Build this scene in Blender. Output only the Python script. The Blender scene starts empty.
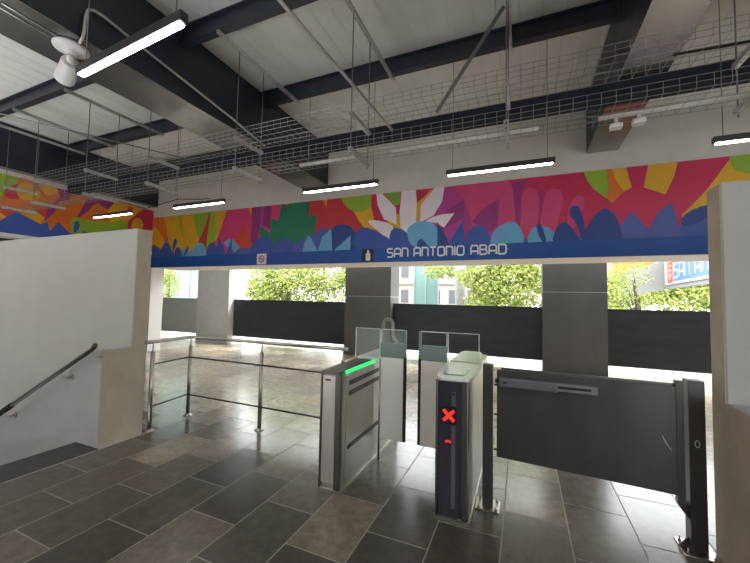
import bpy, bmesh, math, random
from mathutils import Vector, Matrix, noise
R = math.radians
scene = bpy.context.scene
COL = scene.collection

# ---------------------------------------------------------------- camera
YAW, PITCH, ROLL, FPX, EYE = 0.40175, 0.04997, 0.02055, 347.1, 1.6
def make_camera():
    fw = Vector((-math.sin(YAW) * math.cos(PITCH), math.cos(YAW) * math.cos(PITCH), math.sin(PITCH)))
    r = Vector((math.cos(YAW), math.sin(YAW), 0))
    u = r.cross(fw)
    c, s = math.cos(ROLL), math.sin(ROLL)
    r2 = c * r + s * u
    u2 = -s * r + c * u
    cd = bpy.data.cameras.new('camera')
    cd.sensor_fit = 'HORIZONTAL'
    cd.sensor_width = 36.0
    cd.lens = FPX / 750 * 36.0
    cd.clip_start = 0.02
    cd.clip_end = 500
    cam = bpy.data.objects.new('camera', cd)
    COL.objects.link(cam)
    m = Matrix.Identity(4)
    for i in range(3):
        m[i][0], m[i][1], m[i][2] = r2[i], u2[i], -fw[i]
    m[0][3], m[1][3], m[2][3] = 0, 0, EYE
    cam.matrix_world = m
    scene.camera = cam
make_camera()

# ---------------------------------------------------------------- world, sun, exposure
SKY = 6.0
LAMP = 21.0
scene.view_settings.view_transform = 'Standard'
scene.view_settings.look = 'None'
scene.view_settings.gamma = 1
scene.view_settings.use_curve_mapping = False
scene.view_settings.exposure = 0.55
W = bpy.data.worlds.new('overcast_sky')
scene.world = W
W.use_nodes = True
bg = W.node_tree.nodes['Background']
bg.inputs[0].default_value = (0.93, 0.97, 1.0, 1)
bg.inputs[1].default_value = SKY
sd = bpy.data.lights.new('sun', 'SUN')
sd.energy = 4.0
sd.angle = R(12)
sd.color = (1.0, 0.96, 0.88)
sun = bpy.data.objects.new('sun', sd)
COL.objects.link(sun)
sun.rotation_euler = Vector((0.55, 0.5, 1.0)).to_track_quat('Z', 'Y').to_euler()

# ---------------------------------------------------------------- materials
MATS = {}
def nodes_of(m):
    return m.node_tree.nodes, m.node_tree.links
def mat(name, col, rough=0.6, metal=0.0, var=0.0, scale=6.0, bump=0.0, bscale=40.0, spec=0.5, stretch=None, rvar=0.0):
    if name in MATS: return MATS[name]
    m = bpy.data.materials.new(name); m.use_nodes = True
    N, Lk = nodes_of(m)
    b = N['Principled BSDF']
    b.inputs['Base Color'].default_value = (*col, 1)
    b.inputs['Roughness'].default_value = rough
    b.inputs['Metallic'].default_value = metal
    b.inputs['Specular IOR Level'].default_value = spec
    if var or bump or rvar:
        tc = N.new('ShaderNodeTexCoord')
        mp = N.new('ShaderNodeMapping')
        Lk.new(tc.outputs['Object'], mp.inputs[0])
        if stretch: mp.inputs['Scale'].default_value = stretch
    if var or rvar:
        nz = N.new('ShaderNodeTexNoise'); nz.inputs['Scale'].default_value = scale
        nz.inputs['Detail'].default_value = 5; nz.inputs['Roughness'].default_value = 0.6
        Lk.new(mp.outputs[0], nz.inputs['Vector'])
    if var:
        rp = N.new('ShaderNodeValToRGB')
        rp.color_ramp.elements[0].position = 0.3; rp.color_ramp.elements[1].position = 0.7
        rp.color_ramp.elements[0].color = (*[c * (1 - var) for c in col], 1)
        rp.color_ramp.elements[1].color = (*[min(1, c * (1 + var)) for c in col], 1)
        Lk.new(nz.outputs['Fac'], rp.inputs[0]); Lk.new(rp.outputs[0], b.inputs['Base Color'])
    if rvar:
        mr = N.new('ShaderNodeMapRange')
        mr.inputs[1].default_value = 0.3; mr.inputs[2].default_value = 0.7
        mr.inputs[3].default_value = max(0.02, rough - rvar); mr.inputs[4].default_value = rough + rvar
        Lk.new(nz.outputs['Fac'], mr.inputs[0]); Lk.new(mr.outputs[0], b.inputs['Roughness'])
    if bump:
        n2 = N.new('ShaderNodeTexNoise'); n2.inputs['Scale'].default_value = bscale
        n2.inputs['Detail'].default_value = 4
        Lk.new(mp.outputs[0], n2.inputs['Vector'])
        bp = N.new('ShaderNodeBump'); bp.inputs['Strength'].default_value = bump; bp.inputs['Distance'].default_value = 0.01
        Lk.new(n2.outputs['Fac'], bp.inputs['Height']); Lk.new(bp.outputs[0], b.inputs['Normal'])
    MATS[name] = m
    return m
def emit(name, col, s):
    if name in MATS: return MATS[name]
    m = bpy.data.materials.new(name); m.use_nodes = True
    b = nodes_of(m)[0]['Principled BSDF']
    b.inputs['Base Color'].default_value = (*[c * 0.6 for c in col], 1)
    b.inputs['Emission Color'].default_value = (*col, 1)
    b.inputs['Emission Strength'].default_value = s
    MATS[name] = m
    return m
def glassy(name, tint=(0.93, 0.97, 0.95), refl=0.03, haze=0.0, hazecol=(0.5, 0.6, 0.55)):
    if name in MATS: return MATS[name]
    m = bpy.data.materials.new(name); m.use_nodes = True
    N, Lk = nodes_of(m)
    N.remove(N['Principled BSDF'])
    out = N['Material Output']
    t = N.new('ShaderNodeBsdfTransparent'); t.inputs[0].default_value = (*tint, 1)
    g = N.new('ShaderNodeBsdfGlossy'); g.inputs['Roughness'].default_value = 0.03
    mx = N.new('ShaderNodeMixShader'); mx.inputs[0].default_value = refl
    Lk.new(t.outputs[0], mx.inputs[1]); Lk.new(g.outputs[0], mx.inputs[2])
    last = mx
    if haze:
        d = N.new('ShaderNodeBsdfDiffuse'); d.inputs[0].default_value = (*hazecol, 1)
        m2 = N.new('ShaderNodeMixShader'); m2.inputs[0].default_value = haze
        Lk.new(mx.outputs[0], m2.inputs[1]); Lk.new(d.outputs[0], m2.inputs[2]); last = m2
    Lk.new(last.outputs[0], out.inputs[0])
    MATS[name] = m
    return m

M_navy = mat('navy_paint', (0.018, 0.023, 0.036), 0.42, 0.0, var=0.25, scale=3, rvar=0.1)
M_navyflange = mat('pale_steel_flange', (0.27, 0.262, 0.255), 0.27, 0.85, var=0.35, scale=1.6)  # flange under the beams, paler and more metallic than the web
M_ceil = mat('ceiling_sheet', (0.66, 0.67, 0.635), 0.5, 0.0, var=0.06, scale=2)
M_wall = mat('grey_plaster', (0.66, 0.63, 0.585), 0.8, var=0.05, scale=3, bump=0.1)
M_white = mat('white_paint', (0.46, 0.46, 0.435), 0.7, var=0.04, scale=2, bump=0.08)
M_wains = mat('light_grey_paint', (0.43, 0.43, 0.43), 0.6, var=0.06, scale=3, bump=0.08)
M_beige = mat('raw_beige_plaster', (0.46, 0.40, 0.305), 0.85, var=0.10, scale=4, bump=0.2, bscale=25)
M_soffit = mat('cream_trim', (0.86, 0.82, 0.77), 0.7)
M_dark = mat('dark_room', (0.04, 0.04, 0.045), 0.8)  # dark of the unlit stairwell opening put into the wall colour
M_char = mat('charcoal_sheet', (0.024, 0.029, 0.037), 0.45, 0.0, var=0.25, scale=2, stretch=(1, 1, 4), rvar=0.08)
M_colmet = mat('column_cladding', (0.115, 0.114, 0.118), 0.42, 0.35, var=0.12, scale=2, stretch=(1, 1, 0.4), rvar=0.08)
M_reflpan = mat('reflection_grey_sheet', (0.42, 0.425, 0.42), 0.5, 0.0, var=0.06)  # bright reflection on the far left steel panel put into its colour
M_reflcol = mat('reflection_grey_cladding', (0.52, 0.52, 0.515), 0.5, 0.0, var=0.06)  # same for the left column: reflected brightness as a lighter grey
M_steel = mat('brushed_steel', (0.56, 0.54, 0.50), 0.34, 1.0, var=0.03, scale=3)
M_steeldk = mat('dark_steel', (0.17, 0.165, 0.16), 0.36, 0.85)
M_post = mat('dark_post', (0.068, 0.066, 0.064), 0.38, 0.3)
M_tube = mat('satin_tube', (0.50, 0.46, 0.42), 0.3, 1.0)
M_tubedk = mat('dark_tube', (0.10, 0.095, 0.09), 0.35, 0.9)
M_galv = mat('galvanised_wire', (0.34, 0.34, 0.335), 0.45, 0.85)
M_strut = mat('strut_channel', (0.62, 0.62, 0.61), 0.45, 0.55, var=0.2, scale=20)
M_rod = mat('threaded_rod', (0.20, 0.21, 0.21), 0.5, 0.7)
M_pipe = mat('conduit_pipe', (0.58, 0.57, 0.54), 0.38, 0.75)
M_wpipe = mat('white_conduit', (0.80, 0.78, 0.74), 0.5)
M_house = mat('lamp_housing', (0.035, 0.033, 0.035), 0.4)
M_led = emit('lamp_diffuser', (1.0, 0.98, 0.97), LAMP)
M_black = mat('black_plastic', (0.012, 0.012, 0.013), 0.35)
M_rubber = mat('black_rubber', (0.015, 0.015, 0.016), 0.7)
M_ivory = mat('camera_plastic', (0.72, 0.70, 0.68), 0.45)
M_glossblk = mat('gloss_black_panel', (0.042, 0.037, 0.050), 0.2, 0.0)
M_cap = mat('pale_cap', (0.86, 0.90, 0.85), 0.22)
M_wing = mat('white_wing_board', (0.88, 0.85, 0.81), 0.45)
M_frost = mat('grey_green_glass', (0.20, 0.26, 0.245), 0.25)
M_edge = mat('polished_edge', (0.62, 0.68, 0.66), 0.3)
M_glass = glassy('clear_glass')
M_green = emit('green_led', (0.03, 1.0, 0.20), 0.7)
M_red = emit('red_led', (1.0, 0.025, 0.015), 0.9)
M_slot = mat('slot_dark', (0.02, 0.02, 0.022), 0.3)
M_grate = mat('slot_grey', (0.10, 0.10, 0.10), 0.4)
M_closer = mat('closer_grey', (0.17, 0.17, 0.185), 0.4, 0.4)
M_step = mat('slate_step', (0.055, 0.060, 0.058), 0.6, var=0.3, scale=12)
M_whitep = mat('bright_white_paint', (0.84, 0.82, 0.79), 0.7)
M_grout = mat('cement_nosing', (0.42, 0.40, 0.36), 0.8, var=0.2, scale=15)
M_conc = mat('pale_concrete', (0.72, 0.70, 0.66), 0.8, var=0.08)
M_street = mat('asphalt', (0.22, 0.22, 0.21), 0.9, var=0.15)
M_bark = mat('bark', (0.12, 0.095, 0.07), 0.9, var=0.3, scale=8, bump=0.5)
M_chalk = mat('chalk_white', (0.75, 0.75, 0.73), 0.7)
M_letter = mat('letter_white', (0.80, 0.80, 0.82), 0.5)

# ---------------------------------------------------------------- mesh helpers
class MB:
    def __init__(s): s.bm = bmesh.new()
    def _mi(s, faces, mi):
        for f in faces: f.material_index = mi
    def box(s, x0, x1, y0, y1, z0, z1, bev=0.0, mi=0, seg=2):
        vs = [s.bm.verts.new((x, y, z)) for x in (x0, x1) for y in (y0, y1) for z in (z0, z1)]
        fs = []
        for a in ((0, 1, 3, 2), (4, 6, 7, 5), (0, 4, 5, 1), (2, 3, 7, 6), (0, 2, 6, 4), (1, 5, 7, 3)):
            fs.append(s.bm.faces.new([vs[i] for i in a]))
        s._mi(fs, mi)
        if bev:
            es = list({e for f in fs for e in f.edges})
            r = bmesh.ops.bevel(s.bm, geom=es, offset=bev, segments=seg, affect='EDGES', profile=0.5)
            s._mi(r['faces'], mi)
        return s
    def prism(s, pts, lo, hi, axis=2, mi=0, bev=0.0, smooth=False):
        # pts: 2D outline; axis = extrusion axis (x:0 -> (y,z), y:1 -> (x,z), z:2 -> (x,y))
        def mk(p, v):
            return {0: (v, p[0], p[1]), 1: (p[0], v, p[1]), 2: (p[0], p[1], v)}[axis]
        a = [s.bm.verts.new(mk(p, lo)) for p in pts]
        b = [s.bm.verts.new(mk(p, hi)) for p in pts]
        n = len(pts)
        fs = [s.bm.faces.new(a[::-1]), s.bm.faces.new(b)]
        for i in range(n):
            f = s.bm.faces.new((a[i], a[(i + 1) % n], b[(i + 1) % n], b[i]))
            f.smooth = smooth
            fs.append(f)
        s._mi(fs, mi)
        if bev:
            es = list({e for f in fs[:2] for e in f.edges})
            r = bmesh.ops.bevel(s.bm, geom=es, offset=bev, segments=2, affect='EDGES', profile=0.5)
            s._mi(r['faces'], mi)
        return s
    def tube(s, path, r, n=10, mi=0, caps=True, radii=None):
        P = [Vector(p) for p in path]
        rings = []
        up = None
        for i, p in enumerate(P):
            d = (P[min(i + 1, len(P) - 1)] - P[max(i - 1, 0)]).normalized()
            if up is None:
                up = Vector((0, 0, 1)) if abs(d.z) < 0.9 else Vector((1, 0, 0))
            a = d.cross(up).normalized(); b = a.cross(d).normalized(); up = b
            rr = radii[i] if radii else r
            rings.append([s.bm.verts.new(p + rr * (math.cos(2 * math.pi * k / n) * a + math.sin(2 * math.pi * k / n) * b)) for k in range(n)])
        fs = []
        for i in range(len(rings) - 1):
            for k in range(n):
                f = s.bm.faces.new((rings[i][k], rings[i][(k + 1) % n], rings[i + 1][(k + 1) % n], rings[i + 1][k]))
                f.smooth = n > 5
                fs.append(f)
        if caps:
            fs.append(s.bm.faces.new(rings[0][::-1])); fs.append(s.bm.faces.new(rings[-1]))
        s._mi(fs, mi)
        return s
    def rod(s, a, b, r, n=8, mi=0): return s.tube([a, b], r, n, mi)
    def lathe(s, prof, n=28, mi=0, M=None):
        # prof: (radius, z) pairs around z; M transforms
        rings = []
        for (r, z) in prof:
            ring = []
            for k in range(n):
                v = Vector((r * math.cos(2 * math.pi * k / n), r * math.sin(2 * math.pi * k / n), z))
                ring.append(s.bm.verts.new(M @ v if M else v))
            rings.append(ring)
        fs = []
        for i in range(len(rings) - 1):
            for k in range(n):
                f = s.bm.faces.new((rings[i][k], rings[i][(k + 1) % n], rings[i + 1][(k + 1) % n], rings[i + 1][k]))
                f.smooth = True; fs.append(f)
        fs.append(s.bm.faces.new(rings[0][::-1])); fs.append(s.bm.faces.new(rings[-1]))
        s._mi(fs, mi)
        return s
    def quad(s, a, b, c, d, mi=0):
        f = s.bm.faces.new([s.bm.verts.new(p) for p in (a, b, c, d)]); f.material_index = mi
        return s
    def build(s, name, mats, parent=None, label=None, cat=None, group=None, kind=None, loc=None, fixn=True):
        if fixn: bmesh.ops.recalc_face_normals(s.bm, faces=s.bm.faces[:])
        me = bpy.data.meshes.new(name)
        s.bm.to_mesh(me); s.bm.free()
        for m in (mats if isinstance(mats, (list, tuple)) else [mats]): me.materials.append(m)
        o = bpy.data.objects.new(name, me)
        COL.objects.link(o)
        if parent:
            o.parent = parent
            if loc is None:      # part meshes are modelled in world space: undo the parent's place
                o.matrix_parent_inverse = Matrix.Translation(parent.location).inverted() if parent.rotation_euler.z == 0 else (Matrix.Translation(parent.location) @ Matrix.Rotation(parent.rotation_euler.z, 4, 'Z')).inverted()
        tag(o, label, cat, group, kind)
        return o
def tag(o, label=None, cat=None, group=None, kind=None):
    if label: o['label'] = label
    if cat: o['category'] = cat
    if group: o['group'] = group
    if kind: o['kind'] = kind
def thing(name, loc, label, cat, group=None):
    o = bpy.data.objects.new(name, None)
    o.empty_display_size = 0.1
    COL.objects.link(o); o.location = loc
    tag(o, label, cat, group)
    return o
def struct(mb, name, mats): return mb.build(name, mats, kind='structure')
def copy_thing(src, loc, label):
    r = src.copy(); COL.objects.link(r); r.location = loc; r['label'] = label
    for ch in list(src.children):
        c = ch.copy(); COL.objects.link(c); c.parent = r
        for g in list(ch.children):
            d = g.copy(); COL.objects.link(d); d.parent = c
    return r
# ================================================================ SETTING
YM = 6.5          # face of the mural wall
XL = -9.6         # face of the left wall
ZC = 4.95         # ceiling sheet
# ---- floor: stone tiles 0.43 x 0.65 in running bond, each with its own stone colour
TILE_TONE = {}
def tile_floor():
    random.seed(7)
    bm = bmesh.new()
    lay = bm.loops.layers.float_color.new('stone')
    fixed = {  # (row, k) -> tone, the stones one can tell apart in the hall
        (0, 0): .50, (0, -1): .30, (0, 1): .36, (1, 0): .36, (1, -1): .33, (1, 1): .85, (1, 2): .34,
        (2, 0): .34, (2, -1): .30, (2, 1): .78, (2, -2): .55, (3, 0): .22, (3, 1): .10, (3, -1): .16, (3, 2): .45,
        (4, -1): .52, (4, 0): .14, (4, 1): .45, (4, -2): .45, (5, 0): .28, (5, 1): .40, (5, -1): .30, (5, -2): .14, (5, 2): .55,
        (6, 0): .66, (6, -1): .18, (6, 1): .40, (7, 0): .12, (7, 1): .24, (7, -1): .10, (8, 0): .16, (8, 1): .30, (8, -1): .14,
        (9, 0): .26, (9, 1): .42, (10, 0): .30, (10, 1): .40, (11, 0): .3, (11, 1): .42}
    g = 0.0045
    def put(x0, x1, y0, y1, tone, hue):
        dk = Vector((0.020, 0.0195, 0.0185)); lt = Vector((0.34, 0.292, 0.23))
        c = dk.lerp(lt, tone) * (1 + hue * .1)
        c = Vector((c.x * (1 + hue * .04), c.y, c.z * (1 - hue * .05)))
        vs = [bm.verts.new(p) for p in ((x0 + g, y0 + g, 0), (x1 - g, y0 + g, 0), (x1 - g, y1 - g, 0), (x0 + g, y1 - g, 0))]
        f = bm.faces.new(vs)
        if y0 > 2.55: f.material_index = 2
        for l in f.loops: l[lay] = (c.x, c.y, c.z, 1)
    for row in range(-23, 31):
        x0 = -4.0 + .43 * row; x1 = x0 + .43
        off = 1.94 if row % 2 == 0 else 1.62
        for k in range(-14, 13):
            y0 = off + .65 * k; y1 = y0 + .65
            a, b = max(y0, -7), min(y1, 9.9)
            if x1 <= -3.99 + .01: a = max(a, 2.73)
            if b - a < .02: continue
            r = random.random()
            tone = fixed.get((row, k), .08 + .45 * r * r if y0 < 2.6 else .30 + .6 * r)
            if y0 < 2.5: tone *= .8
            if y0 > 3.4: tone = .95 + .6 * r          # pale outer gallery stones, with sky light put into the tone
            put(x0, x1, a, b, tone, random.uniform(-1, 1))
    me = bpy.data.meshes.new('floor'); bm.to_mesh(me); bm.free()
    m = bpy.data.materials.new('stone_tiles'); m.use_nodes = True
    N, Lk = nodes_of(m); b = N['Principled BSDF']
    at = N.new('ShaderNodeVertexColor'); at.layer_name = 'stone'
    tc = N.new('ShaderNodeTexCoord')
    n1 = N.new('ShaderNodeTexNoise'); n1.inputs['Scale'].default_value = 11; n1.inputs['Detail'].default_value = 7; n1.inputs['Roughness'].default_value = .68
    n2 = N.new('ShaderNodeTexNoise'); n2.inputs['Scale'].default_value = 1.3; n2.inputs['Detail'].default_value = 6
    n3 = N.new('ShaderNodeTexNoise'); n3.inputs['Scale'].default_value = 38; n3.inputs['Detail'].default_value = 3
    for n in (n1, n2, n3): Lk.new(tc.outputs['Object'], n.inputs['Vector'])
    mr = N.new('ShaderNodeMapRange'); mr.inputs[1].default_value = .2; mr.inputs[2].default_value = .8; mr.inputs[3].default_value = .32; mr.inputs[4].default_value = 1.72
    Lk.new(n1.outputs['Fac'], mr.inputs[0])
    mul = N.new('ShaderNodeVectorMath'); mul.operation = 'SCALE'
    Lk.new(at.outputs['Color'], mul.inputs[0]); Lk.new(mr.outputs[0], mul.inputs['Scale'])
    # pale cement dust trodden over the stones
    r3 = N.new('ShaderNodeMapRange'); r3.inputs[1].default_value = .55; r3.inputs[2].default_value = .75; r3.inputs[3].default_value = 0; r3.inputs[4].default_value = .25
    Lk.new(n2.outputs['Fac'], r3.inputs[0])
    r4 = N.new('ShaderNodeMapRange'); r4.inputs[1].default_value = .40; r4.inputs[2].default_value = .7; r4.inputs[3].default_value = .2; r4.inputs[4].default_value = 1
    Lk.new(n3.outputs['Fac'], r4.inputs[0])
    mm = N.new('ShaderNodeMath'); mm.operation = 'MULTIPLY'
    Lk.new(r3.outputs[0], mm.inputs[0]); Lk.new(r4.outputs[0], mm.inputs[1])
    mx = N.new('ShaderNodeMix'); mx.data_type = 'RGBA'
    mx.inputs[7].default_value = (.34, .31, .275, 1)
    Lk.new(mm.outputs[0], mx.inputs[0]); Lk.new(mul.outputs[0], mx.inputs[6])
    Lk.new(mx.outputs[2], b.inputs['Base Color'])
    b.inputs['Roughness'].default_value = .27
    b.inputs['Specular IOR Level'].default_value = .5
    bp = N.new('ShaderNodeBump'); bp.inputs['Strength'].default_value = .05; bp.inputs['Distance'].default_value = .002
    Lk.new(n1.outputs['Fac'], bp.inputs['Height']); Lk.new(bp.outputs[0], b.inputs['Normal'])
    # grout bed just under the stones
    mp = m.copy(); mp.name = 'stone_tiles_polished'
    mp.node_tree.nodes['Principled BSDF'].inputs['Roughness'].default_value = .20
    m.node_tree.nodes['Principled BSDF'].inputs['Roughness'].default_value = .29
    me.materials.append(m); me.materials.append(M_grout); me.materials.append(mp)
    bm = bmesh.new(); bm.from_mesh(me)
    for (x0, x1, y0, y1) in ((-3.995, 9, -7, 2.73), (-14, 9, 2.73, 9.9)):
        vs = [bm.verts.new(p) for p in ((x0, y0, -.002), (x1, y0, -.002), (x1, y1, -.002), (x0, y1, -.002))]
        f = bm.faces.new(vs); f.material_index = 1
    for (x0, x1, y0, y1) in ((-3.995, 9, -7, 2.73), (-14, 9, 2.731, 9.9)):   # slab edge
        vs = [bm.verts.new((x, y, z)) for x in (x0, x1) for y in (y0, y1) for z in (-.25, -.003)]
        for a in ((0, 1, 3, 2), (4, 6, 7, 5), (0, 4, 5, 1), (2, 3, 7, 6), (0, 2, 6, 4)):
            f = bm.faces.new([vs[i] for i in a]); f.material_index = 1
    bm.to_mesh(me); bm.free()
    o = bpy.data.objects.new('floor', me); COL.objects.link(o); o['kind'] = 'structure'
tile_floor()

# ---- ceiling of ribbed sheet, ribs running towards the mural
def ribbed_ceiling():
    mb = MB(); bm = mb.bm
    x = -14.0; prof = []
    while x < 9:
        prof += [(x, ZC), (x + .17, ZC), (x + .185, ZC - .007), (x + .215, ZC - .007), (x + .23, ZC)]
        x += .25
    a = [bm.verts.new((p[0], -7, p[1])) for p in prof]; b = [bm.verts.new((p[0], 9.7, p[1])) for p in prof]
    for i in range(len(prof) - 1): bm.faces.new((a[i], a[i + 1], b[i + 1], b[i]))
    mb.box(-14, 9.3, -7, 9.7, ZC + .03, ZC + .2)
    struct(mb, 'ceiling', M_ceil)
ribbed_ceiling()

# ---- mural wall: deep lintel above the opening, pier at its left end
struct(MB().box(XL, 9, YM, YM + .95, 2.352, ZC - .013), 'wall_front', M_wall)
struct(MB().box(XL - .4, XL, YM + .002, 6.88, 0, 2.344), 'trim_1', M_whitep)
struct(MB().box(XL, 9, YM - .006, YM + .95, 2.340, 2.352), 'trim_2', M_soffit)
# ---- left wall above the stair well, with a pale ledge
struct(MB().box(XL - .3, XL, -7, YM, 2.70, 4.05), 'wall_left', M_wall)
struct(MB().box(XL, XL + .02, -7, YM, 2.70, 2.775), 'trim_3', M_soffit)
struct(MB().box(XL - .55, XL - .35, -7, YM, -3.2, 2.70), 'wall_recess', M_dark)
# outer shell
struct(MB().box(-14.2, -14, -7, 9.9, -3.2, ZC), 'wall_stairwell', M_dark)
struct(MB().box(9, 9.2, -7, 9.9, -.25, ZC), 'wall_right', M_wall)
# rear wall, an entrance open to daylight at its right end
struct(MB().box(-14, 4.5, -7.2, -7, -3.2, ZC).box(4.5, 9, -7.2, -7, 2.8, ZC), 'wall_back', M_wall)
# ceiling over the outer gallery, side end


# ---- half wall beside the stairs: white upper face, thicker sloped base, raw plaster end
def stair_wall():
    mb = MB()
    mb.box(-9.6, -4.055, 2.56, 2.73, -3, 2.35, bev=.004, mi=0)
    # lower part stands 0.29 m further out and follows the stairs
    X0, X1, sl = -9.6, -4.055, .57
    mb.prism([(X1, -.6), (X1, 1.0), (X1 - .12, .99), (X0, .99 - sl * (X1 - .12 - X0)), (X0, -3.2), (X1 - 4.2, -3.2)], 2.27, 2.558, axis=1, mi=1)
    # raw plaster on the end face
    mb.box(-4.055, -4.047, 2.565, 2.728, 0, 2.34, mi=2)
    mb.box(-4.055, -4.046, 2.275, 2.728, 0, .995, mi=2)
    struct(mb, 'wall_stair', [M_white, M_wains, M_beige])
stair_wall()
def stairs():
    mb = MB()
    for i in range(14):
        z = -.17 * i - .003; x1 = -4.1 - .3 * i if i else -4.0
        mb.box(-4.42 - .3 * i, x1, -.6, 2.27, z - .17, z, mi=0)
    mb.box(-4.0, -3.985, -.6, 2.735, -.16, .0015, mi=1)
    mb.box(-9.6, -4.0, -.8, -.6, -3, -.002, mi=2)
    struct(mb, 'stair_flight', [M_step, M_grout, M_wall])
stairs()
# ---- right half wall, the mirror of the left one
def right_wall():
    mb = MB()
    mb.box(1.163, 9, 2.85, 3.02, 0, 2.385, bev=.004, mi=0)
    mb.box(1.163, 9, 2.555, 2.85, 0, 1.0, bev=.004, mi=1)
    mb.box(1.155, 1.163, 2.855, 3.018, 0, 2.375, mi=2)
    mb.box(1.154, 1.163, 2.56, 3.018, 0, .995, mi=2)
    struct(mb, 'wall_pier', [M_white, M_wains, M_beige])
right_wall()

# ---- street outside
struct(MB().box(-40, 30, 10.6, 60, -.4, -.08), 'ground_street', M_street)
struct(MB().box(-14.2, 9.2, 9.9, 10.6, -.25, -.005), 'ground_kerb', M_conc)

# ================================================================ STEEL FRAME
M_navym = mat('matt_navy', (0.020, 0.025, 0.038), 0.75, spec=.15)
def beam(x0, x1, label):
    t = thing('ceiling_beam', ((x0 + x1) / 2, 2.0, 4.06), label, 'beam')
    MB().box(x0 + .004, x1 - .004, -7, YM - .002, 4.068, ZC - .013).build('web', M_navy, t)
    MB().box(x0, x1, -7, YM - .002, 4.056, 4.068).build('flange', M_navyflange, t, 'paler metal underside')
beam(-4.59, -3.93, 'wide navy ceiling beam carrying the white security camera on its underside')
beam(.97, 1.41, 'navy ceiling beam with shiny underside at the right, above two small boxes')
beam(-10.1, -9.45, 'navy ceiling beam lying on top of the left mural wall')
PURL = ((1.43, 'nearest to the viewer'), (2.90, 'nearer the viewer'), (4.37, 'just before the cross beam'), (5.84, 'closest to the mural wall'))
for y, w in PURL:
    for (a, b, w2) in ((-9.45, -4.594, 'left of the wide beam'), (-3.926, .966, 'between the two main beams'), (1.414, 9, 'right of the right main beam')):
        if y > 5 and a > -5 or (y < 2): continue
        MB().box(a, b, y - .005, y + .005, 4.72, ZC - .013).box(a, b, y - .05, y + .05, 4.708, 4.72).box(a, b, y - .05, y + .05, ZC - .03, ZC - .013).build(
            'ceiling_purlin', M_navy, None, 'navy steel purlin ' + w2 + ', ' + w, 'purlin', 'purlins under the ceiling sheet')
MB().box(XL + .0, 9, 4.445, 4.455, 3.90, 4.056).box(XL, 9, 4.445, 4.67, 3.895, 3.905).box(XL, 9, 4.445, 4.67, 4.044, 4.056).build(
    'cross_beam', M_navym, None, 'long dark navy steel channel running behind the wire cable trays', 'beam')

# ================================================================ MURALS
PAINT = {'pink': (0.713, 0.052, 0.196), 'orange': (0.759, 0.184, 0.023), 'yellow': (0.759, 0.414, 0.023), 'olive': (0.483, 0.380, 0.034), 'lime': (0.299, 0.460, 0.034),
         'red': (0.632, 0.040, 0.052), 'orangered': (0.690, 0.075, 0.034), 'purple': (0.310, 0.034, 0.196), 'purple2': (0.414, 0.029, 0.138), 'magenta': (0.483, 0.057, 0.276),
         'magenta2': (0.414, 0.046, 0.218), 'green': (0.014, 0.218, 0.121), 'green2': (0.196, 0.414, 0.046), 'crimson': (0.598, 0.025, 0.098), 'rose': (0.644, 0.063, 0.196),
         'white': (0.850, 0.759, 0.828), 'navy': (0.025, 0.063, 0.276), 'violet': (0.081, 0.115, 0.414), 'blue2': (0.052, 0.103, 0.414), 'blue': (0.040, 0.098, 0.414), 'sky': (0.149, 0.425, 0.690),
         'strip': (0.007, 0.086, 0.368)}
PNAMES = list(PAINT)
PMATS = [mat('paint_' + k, v, .5, var=.05, scale=4) for k, v in PAINT.items()]
def clip(poly, lo, hi, ax, sign):
    out = []
    n = len(poly)
    for i in range(n):
        a, b = poly[i], poly[(i + 1) % n]
        lim = lo if sign > 0 else hi
        ia = a[ax] >= lim if sign > 0 else a[ax] <= lim
        ib = b[ax] >= lim if sign > 0 else b[ax] <= lim
        if ia: out.append(a)
        if ia != ib:
            t = (lim - a[ax]) / (b[ax] - a[ax])
            out.append((a[0] + t * (b[0] - a[0]), a[1] + t * (b[1] - a[1])))
    return out
def paint(mb, shapes, u0, u1, z0, z1, put):
    for k, (c, v) in enumerate(shapes):
        p = list(zip(v[0::2], v[1::2]))
        for (lo, hi, ax, s) in ((u0, u1, 0, 1), (u0, u1, 0, -1), (z0, z1, 1, 1), (z0, z1, 1, -1)):
            if p: p = clip(p, lo, hi, ax, s)
        q = []
        for t in p:
            if not q or (abs(t[0] - q[-1][0]) + abs(t[1] - q[-1][1])) > 1e-4: q.append(t)
        if len(q) < 3: continue
        from mathutils.geometry import tessellate_polygon
        d = .00016 * (k + 1)
        vs = [mb.bm.verts.new(put(t[0], t[1], d)) for t in q]
        for tri in tessellate_polygon([[Vector((t[0], t[1], 0)) for t in q]]):
            try:
                f = mb.bm.faces.new([vs[i] for i in tri]); f.material_index = PNAMES.index(c)
            except ValueError: pass
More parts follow.
